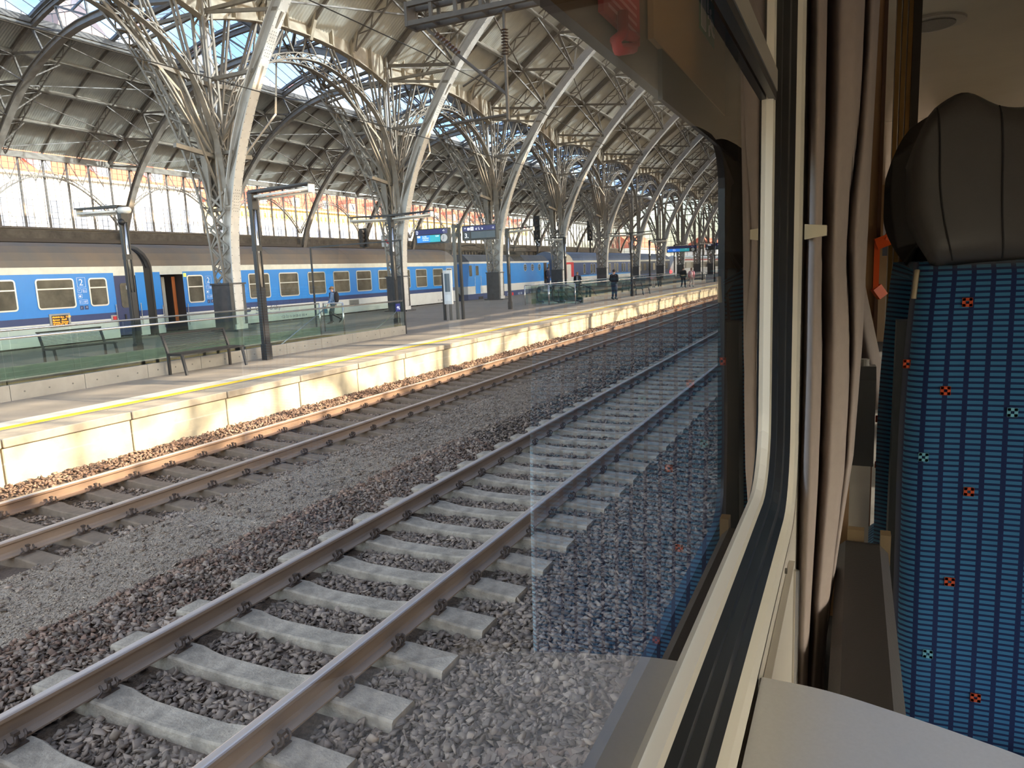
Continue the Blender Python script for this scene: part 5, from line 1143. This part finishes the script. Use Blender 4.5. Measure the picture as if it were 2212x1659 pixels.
loft([(3.7215, -.5, .800, 2.257, 2.865, .07), (3.7255, -.5, .815, 2.250, 2.87, .07), (3.7232, -.5, .852, 2.236, 2.87, .07), (3.7285, -.5, .868, 2.228, 2.88, .075), (3.7262, -.5, .920, 2.206, 2.88, .08), (3.7312, -.5, .935, 2.199, 2.89, .08), (3.7295, -.5, .955, 2.191, 2.89, .08)], [RUB]*6, 'rubber_seal', win, True)
loft([(3.7290, -.52, .953, 2.192, 2.89, .08), (3.7348, -.53, .964, 2.184, 2.90, .08), (3.7375, -.6, .985, 2.172, 2.91, .085), (3.7335, -.62, 1.04, 2.150, 2.93, .09)], [LIP]*3, 'window_trim', win, True)
g = MB(); g.add([(XG, -.6, 2.25), (XG, .795, 2.25), (XG, .795, 2.664), (XG, -.6, 2.664)], [(0, 1, 2, 3)]); g.build('glass_pane', GLC, win)
g = MB(); g.add([(XG+.002, -.6, 2.67), (XG+.002, .795, 2.67), (XG+.002, .795, 2.87), (XG+.002, -.6, 2.87)], [(0, 1, 2, 3)]); g.build('upper_pane', GLC, win)
g = MB(); g.span((3.716, -.5, 2.654), (3.7225, .797, 2.662)); g.build('bar_seal', RUB, win); g = MB(); g.span((3.716, -.5, 2.662), (3.7235, .797, 2.682)); g.build('hopper_bar', mat('grey_aluminium', (176, 170, 160), .35, .3), win)
for yy, zz in ((1.62, 1.845), (1.15, 1.845)): g = MB(); g.tube([(wx(3.676), wy_(yy), wz(zz-.03)), (wx(3.681), wy_(yy), wz(zz-.03))], .0035, 10); g.build('screw', mat('screw_steel', (120, 116, 108), .4, .7), win)
# under-window panel with a vertical joint and heater cover
g = MB(); g.span((wx(3.677), -2, 1.25), (wx(3.69), wy_(1.72), wz(1.80))); g.build('sill_panel', LIN, wl); g = MB(); g.tube([(wx(3.695), wy_(1.69), 1.3), (wx(3.695), wy_(1.69), wz(1.79))], .004, 8); g.build('trim_strip', INOX, wl)
g = MB()
for y0 in (-3.05, -4.85, -6.65, -8.45, 4.2, 6.0, 7.8):
    pass
for ya, yb in ((-14, -8.7), (-7.4, -6.9), (-5.6, -5.1), (-3.8, -3.3), (-2.0, -1.25), (2.66, 4.0), (5.3, 5.8), (7.1, 7.6), (8.9, 12)): g.span((3.64, ya, 1.0), (3.735, yb, 3.5))
g.span((3.64, -14, 1.0), (3.735, -1.25, 2.1)); g.span((3.64, -14, 3.2), (3.735, -1.25, 3.5)); g.span((3.64, 2.66, 1.0), (3.735, 12, 2.1)); g.span((3.64, 2.66, 3.2), (3.735, 12, 3.5)); g.build('other_window_bays', LIN, wl)  # bays out of view, gaps left open to bring daylight into the coach
# shell of the coach: floor, ceiling, roof, corridor side with windows
g = MB(); g.span((3.66, -14, 1.15), (6.34, 12, 1.25)); o = g.build('floor', mat('coach_floor', (88, 86, 84), .6, 0, .2, 20), kind='structure')
CEIL = mat('glossy_ceiling_panel', (214, 204, 184), .16, .15, .05, 3)
cl = bpy.data.objects.new('ceiling', None); COL.objects.link(cl); cl['kind'] = 'structure'
for y0, y1 in ((-14, -1.2), (-1.19, 2.66), (2.67, 6.4), (6.41, 12)):
    g = MB(); g.span((3.72, y0, 3.5), (4.85, y1, 3.52)); g.build('ceiling_panel', CEIL, cl); g = MB(); g.add([(4.85, y0, 3.50), (4.85, y1, 3.50), (5.3, y1, 3.30), (5.3, y0, 3.30)], [(0, 1, 2, 3)]); g.build('ceiling_cove', CEIL, cl)
    g = MB(); g.span((5.3, y0, 3.42), (6.34, y1, 3.45)); g.build('side_ceiling', mat('dim_lining', (120, 112, 100), .5), cl)
    g = MB(); g.add([(3.735, y0, 3.3), (3.735, y1, 3.3), (3.78, y1, 3.5), (3.78, y0, 3.5)], [(0, 1, 2, 3)]); g.build('ceiling_edge', LIN, cl)
g = MB(); n = len(ROOF); g.strip([(OC+1.41+x*1.0, z) for x, z in ROOF], -60, 150, 1)
for (a, b_) in ((-60, -14), (12, 150)): g.add([(3.66, a, .7), (3.66, b_, .7), (3.66, b_, 3.35), (3.66, a, 3.35), (6.48, a, .7), (6.48, b_, .7), (6.48, b_, 3.35), (6.48, a, 3.35)], [(0, 1, 2, 3), (7, 6, 5, 4)])
g.add([(3.66, -14, 3.33), (3.66, 12, 3.33), (3.632, 12, 3.33), (3.632, -14, 3.33), (3.66, -14, .9), (3.66, 12, .9)], [(0, 1, 2, 3)])
g.build('roof', SKINX, kind='structure')
wr = bpy.data.objects.new('wall_corridor', None); COL.objects.link(wr); wr['kind'] = 'structure'
g = MB(); g.span((6.34, -14, .9), (6.44, 12, 1.85)); g.span((6.34, -14, 2.95), (6.44, 12, 3.6))
wins = [(-13.7+2.1*i, -12.0+2.1*i) for i in range(12)]; prev = -14
for a, c in wins: g.span((6.34, prev, 1.85), (6.44, a, 2.95)); prev = c
g.span((6.34, prev, 1.85), (6.44, 12, 2.95)); g.build('wall_lining', LIN, wr)
for a, c in wins:
    f = ringx(a, c, 1.85, 2.95, .1, .05, 6.31, 6.34).build('window_frame', WFR, wr); g = MB(); g.add([(6.39, a, 1.85), (6.39, c, 1.85), (6.39, c, 2.95), (6.39, a, 2.95)], [(0, 1, 2, 3)]); g.build('glass_pane', GLW, f)
# luggage rack of the corridor side
for y0, y1 in ((-1, 2.6), (2.75, 8)):
    t = thing('luggage_rack', 'dark luggage rack under the ceiling, %s' % ('beyond the glass partition' if y0 > 2 else 'on the near side of the partition'), 'rack', (5.89, y0, 3.1)); g = MB()
    for k in range(6): g.beam((-.38+.12*k, 0, 0+.01*k), (-.38+.12*k, y1-y0, .01*k), .02, .02)
    g.build('rack_rods', INOX, t); g = MB(); g.span((-.42, 0, -.03), (-.38, y1-y0, .05)); g.build('front_rail', DARK, t); g = MB()
    for yy in np.arange(.3, y1-y0, 1.1): g.beam((-.4, yy, 0), (.44, yy, -.12), .03, .05)
    g.build('bracket', DARK, t)
# partition behind the seats with bronze-framed glass
BRZ = mat('bronze_frame', (128, 100, 56), .3, .7, .15, 6); pw = bpy.data.objects.new('wall_partition', None); COL.objects.link(pw); pw['kind'] = 'structure'
g = MB(); g.span((3.74, 2.62, 1.25), (3.862, 2.68, 3.5)); g.build('beige_panel', LINB, pw); g = MB(); g.span((3.858, 2.61, 1.25), (3.868, 2.69, 3.5)); g.build('panel_edge', mat('brown_edge', (92, 60, 40), .5), pw)
for x in (3.898, 3.914, 3.93): g = MB(); g.span((x-.006, 2.61, 1.25), (x+.006, 2.69, 3.46)); g.build('bronze_post', BRZ, pw)
g = MB(); g.span((3.936, 2.60, 1.25), (3.958, 2.70, 3.5)); g.build('dark_post', mat('dark_bronze', (50, 44, 36), .4, .4), pw)
g = MB(); g.span((3.868, 2.61, 3.445), (4.7, 2.69, 3.5)); g.build('head_rail', BRZ, pw)
g = MB(); g.add([(3.96, 2.65, 1.25), (5.5, 2.65, 1.25), (5.5, 2.65, 3.44), (3.96, 2.65, 3.44)], [(0, 1, 2, 3)]); g.build('glass_pane', GLW, pw); g = MB(); g.span((5.5, 2.62, 1.25), (6.34, 2.68, 3.42)); g.build('beige_panel', LINB, pw)
g = MB(); g.span((3.74, 11.9, 1.25), (4.15, 12, 3.5)); g.span((4.75, 11.9, 1.25), (6.34, 12, 3.5)); g.span((4.15, 11.9, 3.42), (4.75, 12, 3.5)); g.span((4.15, 11.9, 1.25), (4.75, 12, 2.5)); g.build('wall_vestibule', LINB, kind='structure')
g = MB(); g.span((4.4, 6, 1.25), (6.3, 6.05, 2.3)); g.span((3.74, -13.9, 1.25), (6.34, -13.8, 3.5)); g.build('wall_rear', LINB, kind='structure')
XH = wx(3.492)+.002
def hp(px, py): q = at(px, py, x=XH); return q.y, q.z
def reflection_panel(x0, y0, x1, y1, m, nm, parent, th=.004):
    a = hp(x0, y0); c = hp(x1, y0); d = hp(x1, y1); e = hp(x0, y1); yy = (min(a[0], e[0]), max(c[0], d[0])); zz = (min(e[1], d[1]), max(a[1], c[1]))
    g = MB(); g.span((XH-.001, yy[0], zz[0]), (XH+th, yy[1], zz[1])); return g.build(nm, m, parent)
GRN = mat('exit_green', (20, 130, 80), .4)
def exit_sign_reflection(y0, y1, z0, z1, arrow, label):  # reflected sign built as a solid plate behind the pane
    t = thing('exit_sign_reflection', label, 'sign', (XH, (y0+y1)/2, (z0+z1)/2), 'reflected exit signs built as plates above the window'); W, H = (y1-y0)/2, (z1-z0)/2
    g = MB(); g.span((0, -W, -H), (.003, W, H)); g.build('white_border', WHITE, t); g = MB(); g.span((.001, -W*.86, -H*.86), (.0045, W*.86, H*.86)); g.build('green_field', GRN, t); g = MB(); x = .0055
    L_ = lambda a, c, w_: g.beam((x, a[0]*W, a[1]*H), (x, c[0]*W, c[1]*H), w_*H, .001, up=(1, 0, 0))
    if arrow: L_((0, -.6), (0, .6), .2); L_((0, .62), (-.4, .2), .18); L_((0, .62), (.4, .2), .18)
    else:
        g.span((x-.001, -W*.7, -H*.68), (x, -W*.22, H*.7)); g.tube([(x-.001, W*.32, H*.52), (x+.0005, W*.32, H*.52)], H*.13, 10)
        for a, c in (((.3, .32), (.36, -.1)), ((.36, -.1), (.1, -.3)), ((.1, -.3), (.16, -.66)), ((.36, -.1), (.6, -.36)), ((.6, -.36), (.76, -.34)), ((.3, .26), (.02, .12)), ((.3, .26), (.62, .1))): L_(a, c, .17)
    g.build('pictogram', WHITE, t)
reflection_panel(1402, -40, 1560, 84, LINB, 'tan_reflection_panel', wl); reflection_panel(1424, 110, 1590, 215, mat('dark_reflection', (58, 58, 54), .25), 'dark_reflection_panel', wl, .003)  # tan and dark areas of the mirrored interior, painted as flat panels
(a0, b0), (a1, b1) = hp(1499, 64), hp(1537, 26); exit_sign_reflection(a0, a1, b0, b1, False, 'reflected running-man exit sign, built as a green plate above the window')
(a0, b0), (a1, b1) = hp(1499, 20), hp(1537, -20); exit_sign_reflection(a0, a1, b0, b1, True, 'reflected green arrow sign, built as a plate above the running-man sign')
t = thing('notice_reflection', 'reflection of a red notice, built as a solid plate above the window', 'sign', (XH, hp(1330, 0)[0], hp(1330, 0)[1])); (a0, b0), (a1, b1) = hp(1292, 26), hp(1370, -30); o = t.location  # mirror image of a notice, added as a solid plate
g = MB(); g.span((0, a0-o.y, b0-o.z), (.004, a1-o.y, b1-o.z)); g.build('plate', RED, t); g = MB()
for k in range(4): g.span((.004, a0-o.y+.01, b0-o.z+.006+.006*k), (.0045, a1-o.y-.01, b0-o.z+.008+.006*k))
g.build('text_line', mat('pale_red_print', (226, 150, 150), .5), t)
t = thing('handle_reflection', 'reflection of a red emergency brake handle, built solid beside the red notice', 'handle', (XH, *hp(1325, 60))); o = t.location  # mirror image of a brake handle, added as a solid bar
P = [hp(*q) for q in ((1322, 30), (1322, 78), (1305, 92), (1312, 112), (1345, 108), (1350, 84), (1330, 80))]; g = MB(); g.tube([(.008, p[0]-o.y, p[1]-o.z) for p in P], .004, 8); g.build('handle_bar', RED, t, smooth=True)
for i, y in enumerate((1.90, 2.05)):
    t = thing('prohibition_sign', ['red ringed prohibition sign above the corridor window, the one nearer the camera', 'red ringed prohibition sign above the corridor window, nearer the partition'][i], 'sign', (6.325, y, 3.06))
    g = MB(); g.span((-.005, -.065, -.08), (.0, .065, .08)); g.build('plate', WHITE, t); o = ringx(-.055, .055, -.055, .055, .054, .012, -.008, -.004).build('red_ring', RED, t); g = MB(); g.beam((-.008, -.036, .036), (-.008, .036, -.036), .011, .003, up=(1, 0, 0)); g.build('red_bar', RED, t); g = MB(); g.box((-.007, 0, .01), (.003, .05, .02)); g.box((-.007, .01, -.015), (.003, .012, .035)); g.build('pictogram', BLACK, t)
t = thing('ceiling_grille', 'oval ventilation grille in the glossy ceiling beyond the partition', 'grille', (4.075, 3.85, 3.49)); g = MB(); g.tube([(0, 0, 0), (0, 0, .012)], .13, 28); g.build('rim', mat('grille_rim', (170, 160, 144), .3), t, smooth=False); g = MB(); g.tube([(0, 0, -.006), (0, 0, .0)], .09, 28); g.build('mesh_disc', mat('grille_mesh', (120, 112, 100), .5, 0, .5, 300), t)
t = thing('grab_handle', 'bright orange plastic grab handle on the partition post beside the curtain', 'handle', (3.875, 2.58, 2.37)); g = MB(); OR = mat('orange_plastic', (244, 92, 32), .35, coat=.3)
g.beam((.035, 0, .215), (.018, -.005, .17), .02, .035); g.beam((.02, -.005, .178), (-.02, -.01, .163), .02, .035); g.beam((-.016, -.01, .17), (-.016, -.01, .02), .016, .012); g.beam((-.016, -.01, .03), (.004, 0, .0), .02, .03); g.build('handle_bar', OR, t)
# ------------------------------------------------------------------ curtain and its holder
CURT = mat('grey_brown_curtain', (162, 148, 140), .85, 0, .05, 60, bump=.05, bscale=400)
def curtain(label, ya, yb, zt, zb, edges, pinch, D=.06, cuts=(0, .26, .78, 1)):
    """cloth in rounded folds that step back along the wall from ya to yb; edges give its reach from the wall at each height"""
    g = MB(); NU, NZ = 120, 60; Z = np.linspace(zt, zb, NZ+1); ez = [-e[0] for e in edges]; nf = len(cuts)-1
    for z in Z:
        ra = float(np.interp(-z, ez, [e[1] for e in edges])); rb = float(np.interp(-z, ez, [e[2] for e in edges])); k = math.exp(-((z-pinch)/.14)**2); dr = .10*math.sin(2.2*(z-pinch))*(z < pinch)*-1
        cz = [0]+[min(.95, max(.05, c*(1-.18*k)+dr+.02*math.sin(5*z+9*c))) for c in cuts[1:-1]]+[1]
        for i in range(NU+1):
            u = i/NU; f = 0
            while f < nf-1 and u > cz[f+1]: f += 1
            t = (u-cz[f])/(cz[f+1]-cz[f]); r = ra+(rb-ra)*u; base = ya+(yb-ya)*(f/(nf-1 if nf > 1 else 1))
            y = base+D*(1-math.sin(math.pi*min(1, max(0, t)))**.7)*(1-.45*k*(f == 0))+.004*math.sin(21*u+3*z)
            if f and t < .5: y = y+(1-t*2)**4*0.0
            g.v.append((max(wx(3.676)+.003, CAMX-r*y), y, z))
    g.f = [(a*(NU+1)+i, a*(NU+1)+i+1, (a+1)*(NU+1)+i+1, (a+1)*(NU+1)+i) for a in range(NZ) for i in range(NU)]; g.m = [0]*len(g.f)
    o = g.build('curtain', CURT, smooth=True); md = o.modifiers.new('thick', 'SOLIDIFY'); md.thickness = .0015; tag(o, label, 'curtain'); return o
curtain('grey-brown curtain gathered by a white hook beside the window frame', 1.06, 1.32, 3.42, 1.56, [(3.42, .060, -.019), (3.0, .0595, -.018), (2.54, .055, -.012), (2.35, .057, -.010), (2.15, .060, -.004), (1.95, .060, .012), (1.8, .058, .022), (1.56, .052, .026)], 2.532)
curtain('second grey curtain hanging beyond the seats, seen in the gap beside the blue seat', 2.1, 2.5, 3.3, 2.02, [(3.3, .04, .0), (2.4, .035, -.012), (2.02, .02, -.045)], 9, .04, (0, .5, 1))
t = thing('curtain_holder', 'small cream plastic hook holding the curtain against the window frame', 'hook', (3.736, 1.06, 2.532)); g = MB(); g.prism([(0, -.010), (.027, -.006), (.027, .007), (.0, .010)], -.010, .010, 1); g.build('hook_body', mat('cream_plastic', (226, 216, 190), .4), t)
# ------------------------------------------------------------------ table
TS = .655; TZ = CAMZ-.546*TS
t = thing('folding_table', 'white wall table with a dark rounded edge below the window', 'table', (wx(3.682), .39, TZ)); TT = mat('white_laminate', (238, 238, 240), .22, 0, .03, 300)
outl = [(CAMX+(p[0]-CAMX)*TS, p[1]*TS) for p in smooth_curve([(3.702, .925), (3.78, .922), (3.86, .903), (3.93, .882), (3.985, .862), (4.05, .825), (4.12, .77), (4.2, .68), (4.28, .5), (4.3, .3), (4.28, .1), (4.2, .04), (3.702, .02)], 4)]
g = MB(); g.prism([(p[0]-t.location.x, p[1]-.39) for p in outl][::-1], -.014, .004, 2); g.build('table_top', TT, t)
g = MB(); g.tube([(p[0]-t.location.x, p[1]-.39, -.004) for p in outl[:-3]], .006, 8); g.build('edge_strip', mat('brown_edge', (92, 60, 40)), t, smooth=True)
g = MB(); g.beam((.01, -.1, -.03), (.3, -.1, -.03), .03, .03); g.beam((.28, -.1, -.04), (.01, -.1, -.45), .03, .03); g.build('bracket', DARK, t)
# ------------------------------------------------------------------ seats
def fabric():
    m = bpy.data.materials.new('blue_seat_moquette'); m.use_nodes = True; n = m.node_tree.nodes; L = m.node_tree.links; b = n['Principled BSDF']; b.inputs['Roughness'].default_value = .9; b.inputs['Sheen Weight'].default_value = .25
    t = n.new('ShaderNodeUVMap'); sp = n.new('ShaderNodeSeparateXYZ'); L.new(t.outputs[0], sp.inputs[0])
    def M(op, a, v=None, c=None):
        q = n.new('ShaderNodeMath'); q.operation = op
        for i, s in enumerate((a, v, c)):
            if s is None: continue
            if isinstance(s, (int, float)): q.inputs[i].default_value = s
            else: L.new(s, q.inputs[i])
        return q.outputs[0]
    fx = M('FRACT', M('MULTIPLY', sp.outputs[0], 1/.0365)); fz = M('FRACT', M('MULTIPLY', sp.outputs[1], 1/.0112))
    stripe = M('GREATER_THAN', fx, .26); dash = M('GREATER_THAN', fz, .42); msk = M('MULTIPLY', stripe, dash)
    mixc = n.new('ShaderNodeMix'); mixc.data_type = 'RGBA'; mixc.inputs[6].default_value = (*lin((8, 34, 82)), 1); mixc.inputs[7].default_value = (*lin((56, 120, 160)), 1); L.new(msk, mixc.inputs[0]); L.new(mixc.outputs[2], b.inputs['Base Color'])
    z2 = n.new('ShaderNodeTexNoise'); z2.inputs['Scale'].default_value = 900; tc2 = n.new('ShaderNodeTexCoord'); L.new(tc2.outputs['Object'], z2.inputs[0]); bp = n.new('ShaderNodeBump'); bp.inputs['Strength'].default_value = .3; bp.inputs['Distance'].default_value = .003; L.new(M('ADD', z2.outputs[0], msk), bp.inputs['Height']); L.new(bp.outputs[0], b.inputs['Normal'])
    return m
FAB = fabric(); LEA = mat('grey_brown_leather', (74, 68, 64), .5, 0, .08, 12, bump=.06, bscale=250); SHELL = mat('seat_shell_grey', (96, 100, 104), .4); PIPE = mat('beige_piping', (190, 170, 140), .6)
def cushion(fn, nu, nv, thick, name, m, parent, uvscale):
    """padded panel: fn(u, v) -> front point, thickness towards +y, with UVs in metres"""
    bm = bmesh.new(); uvl = bm.loops.layers.uv.new('UVMap'); G = [[bm.verts.new(fn(i/nu, j/nv)) for i in range(nu+1)] for j in range(nv+1)]
    for j in range(nv):
        for i in range(nu):
            f = bm.faces.new((G[j][i], G[j][i+1], G[j+1][i+1], G[j+1][i])); f.smooth = True
            for lp, (a, c) in zip(f.loops, ((i, j), (i+1, j), (i+1, j+1), (i, j+1))): lp[uvl].uv = (a/nu*uvscale[0], c/nv*uvscale[1])
    me = bpy.data.meshes.new(name); bm.to_mesh(me); bm.free(); me.materials.append(m); o = bpy.data.objects.new(name, me); COL.objects.link(o); o.parent = parent
    md = o.modifiers.new('thick', 'SOLIDIFY'); md.thickness = thick; md.offset = -1; return o
def round_edge(u, w_): 
    d = min(u, 1-u)
    return 0 if d > w_ else (1-math.sqrt(max(0, 1-((w_-d)/w_)**2)))
def seat(loc, rz, label, squares=()):
    """origin on the floor under the backrest; faces -y before turning"""
    t = thing('train_seat', label, 'seat', loc, None, rz); W2 = .255
    def back(u, v):
        z = .18+1.05*v; hw = W2*(1-.09*max(0, (v-.55)/.45)**2-.03*(1-v)); x = -hw+2*hw*u; e = round_edge(u, .12)+.5*round_edge(v, .03); y = -.10+.09*v+.05*e-.035*math.sin(math.pi*v)*.4+.02*abs(2*u-1)**2*-1; return (x, y, z)
    cushion(back, 40, 40, .10, 'backrest', FAB, t, (2*W2, 1.05))
    def head(u, v):
        s = abs(2*u-1); top = 1.53+.04*math.exp(-((s-.62)/.2)**2)-.10*max(0, (s-.78)/.22)**2.2; bot = 1.222; hw = W2*(.80+.20*math.sin(min(1, v*1.7)*math.pi/2)); z = bot+(top-bot)*v
        if v > .86: z = bot+(top-bot)*(.86+(v-.86)*.8)
        y = -.02-.055*s**2+.02*v+.05*round_edge(v, .16)+.045*round_edge(u, .06); return (-hw+2*hw*u, y, z)
    h = cushion(head, 44, 26, .11, 'headrest', LEA, t, (1, 1))
    g = MB()
    for uu in (.09, .30, .70, .91): g.tube([tuple(Vector(head(uu+(.02*math.sin(3*v)), v))+Vector((0, -.0015, 0))) for v in np.linspace(.03, .97, 16)], .0016, 5)
    g.build('seam', mat('dark_seam', (44, 40, 38), .7), h)
    g = MB()
    for s in (0.012, .988): g.tube([tuple(Vector(back(s, v))+Vector((0, -.004, 0))) for v in np.linspace(.93, .985, 8)], .005, 6)
    g.build('piping', PIPE, t, smooth=True)
    def cush(u, v):
        return (-W2+2*W2*u, -.56+.50*v, .40+.02*math.sin(math.pi*u)-.03*round_edge(v, .12)-.02*round_edge(u, .1)-.2*v)
    cushion(cush, 30, 24, .12, 'seat_cushion', FAB, t, (2*W2, .5))
    g = MB(); g.prism([(-.03, .02), (.09, .02), (.16, 1.1), (.10, 1.1)], -W2+.03, W2-.03, 0); g.build('shell', SHELL, t); g = MB(); g.box((0, -.28, .09), (.38, .42, .18)); g.build('pedestal', DARK, t)
    for (u, v, k) in squares:
        p = Vector(back(u, v))+Vector((0, -.003, 0)); g = MB(); m = mat('orange_woven', (214, 84, 44), .85) if k == 0 else mat('cyan_woven', (120, 184, 200), .85); a = .0085
        for dx, dz, sx, sz in ((0, .006, a*2, .006), (0, -.006, a*2, .006), (-.006, 0, .006, a*2), (.006, 0, .006, a*2)): g.box((p.x+dx, p.y, p.z+dz), (sx, .002, sz))
        g.build('woven_square', m, t)
    return t
SA = (4.142, 1.72, 1.25)
def usq(px, py, k):
    q = at(px, py, y=SA[1]-.06); return ((q.x-SA[0]+.255*.97)/(.51*.97), (q.z-SA[2]-.18)/1.05, k)
seat(SA, 0, 'blue chequered seat with a dark leather headrest, facing the table', [usq(*q) for q in ((2088, 655, 0), (2044, 845, 0), (2094, 1059, 0), (2050, 1245, 0), (2102, 1486, 0), (1962, 790, 0), (2190, 893, 1), (1998, 985, 1), (2002, 1392, 1))])
seat((4.112, 2.0, 1.25), math.pi, 'blue seat standing back to back behind the nearest seat, only its edge visible', [(.99, .62, 0), (.985, .5, 0)])
seat((5.79, 2.36, 1.25), 0, 'sunlit blue seat across the aisle, mirrored bright in the window', [(.3, .3, 0), (.7, .5, 0)])
for i, (y, lb) in enumerate(((1.22, 'dark padded armrest between the nearest blue seat and the wall'), (2.16, 'grey plastic armrest of the rear seat behind the curtain'))):
    t = thing('armrest', lb, 'armrest', (3.826, y, 1.25))
    if i == 0:
        g = MB(); g.prism([(-.045, .62), (-.045, .68), (-.03, .695), (.03, .695), (.045, .68), (.045, .62)], -.30, .28, 1); g.build('pad', mat('dark_grey_pad', (62, 58, 56), .5, bump=.05, bscale=200), t); g = MB(); g.box((0, 0, .31), (.075, .5, .62)); g.build('side_panel', DARK, t); g = MB(); g.box((-.012, .30, .70), (.03, .02, .03)); g.box((.04, .29, .685), (.018, .03, .06)); g.build('bracket', mat('beige_bracket', (140, 116, 84), .5), t)
    else:
        g = MB(); g.prism([(-.10, .70), (-.1, .93), (-.06, .96), (.06, .95), (.09, .90), (.09, .72), (.06, .69)], -.035, .03, 0); g.build('hinge_cover', mat('grey_plastic', (120, 122, 126), .3), t); g = MB(); g.box((0, 0, .35), (.05, .12, .70)); g.build('support', INOX, t); g = MB(); g.tube([(0, -.02, .955), (0, -.02, .975)], .014, 12); g.build('cap', WHITE, t)
# ------------------------------------------------------------------ lettering becomes plain meshes
dg = bpy.context.evaluated_depsgraph_get()
for o in [o for o in sc.objects if o.type == 'FONT']:
    me = bpy.data.meshes.new_from_object(o.evaluated_get(dg)); n = bpy.data.objects.new('lettering', me); COL.objects.link(n); n.parent = o.parent; n.location = o.location.copy(); n.rotation_euler = o.rotation_euler.copy(); bpy.data.objects.remove(o)
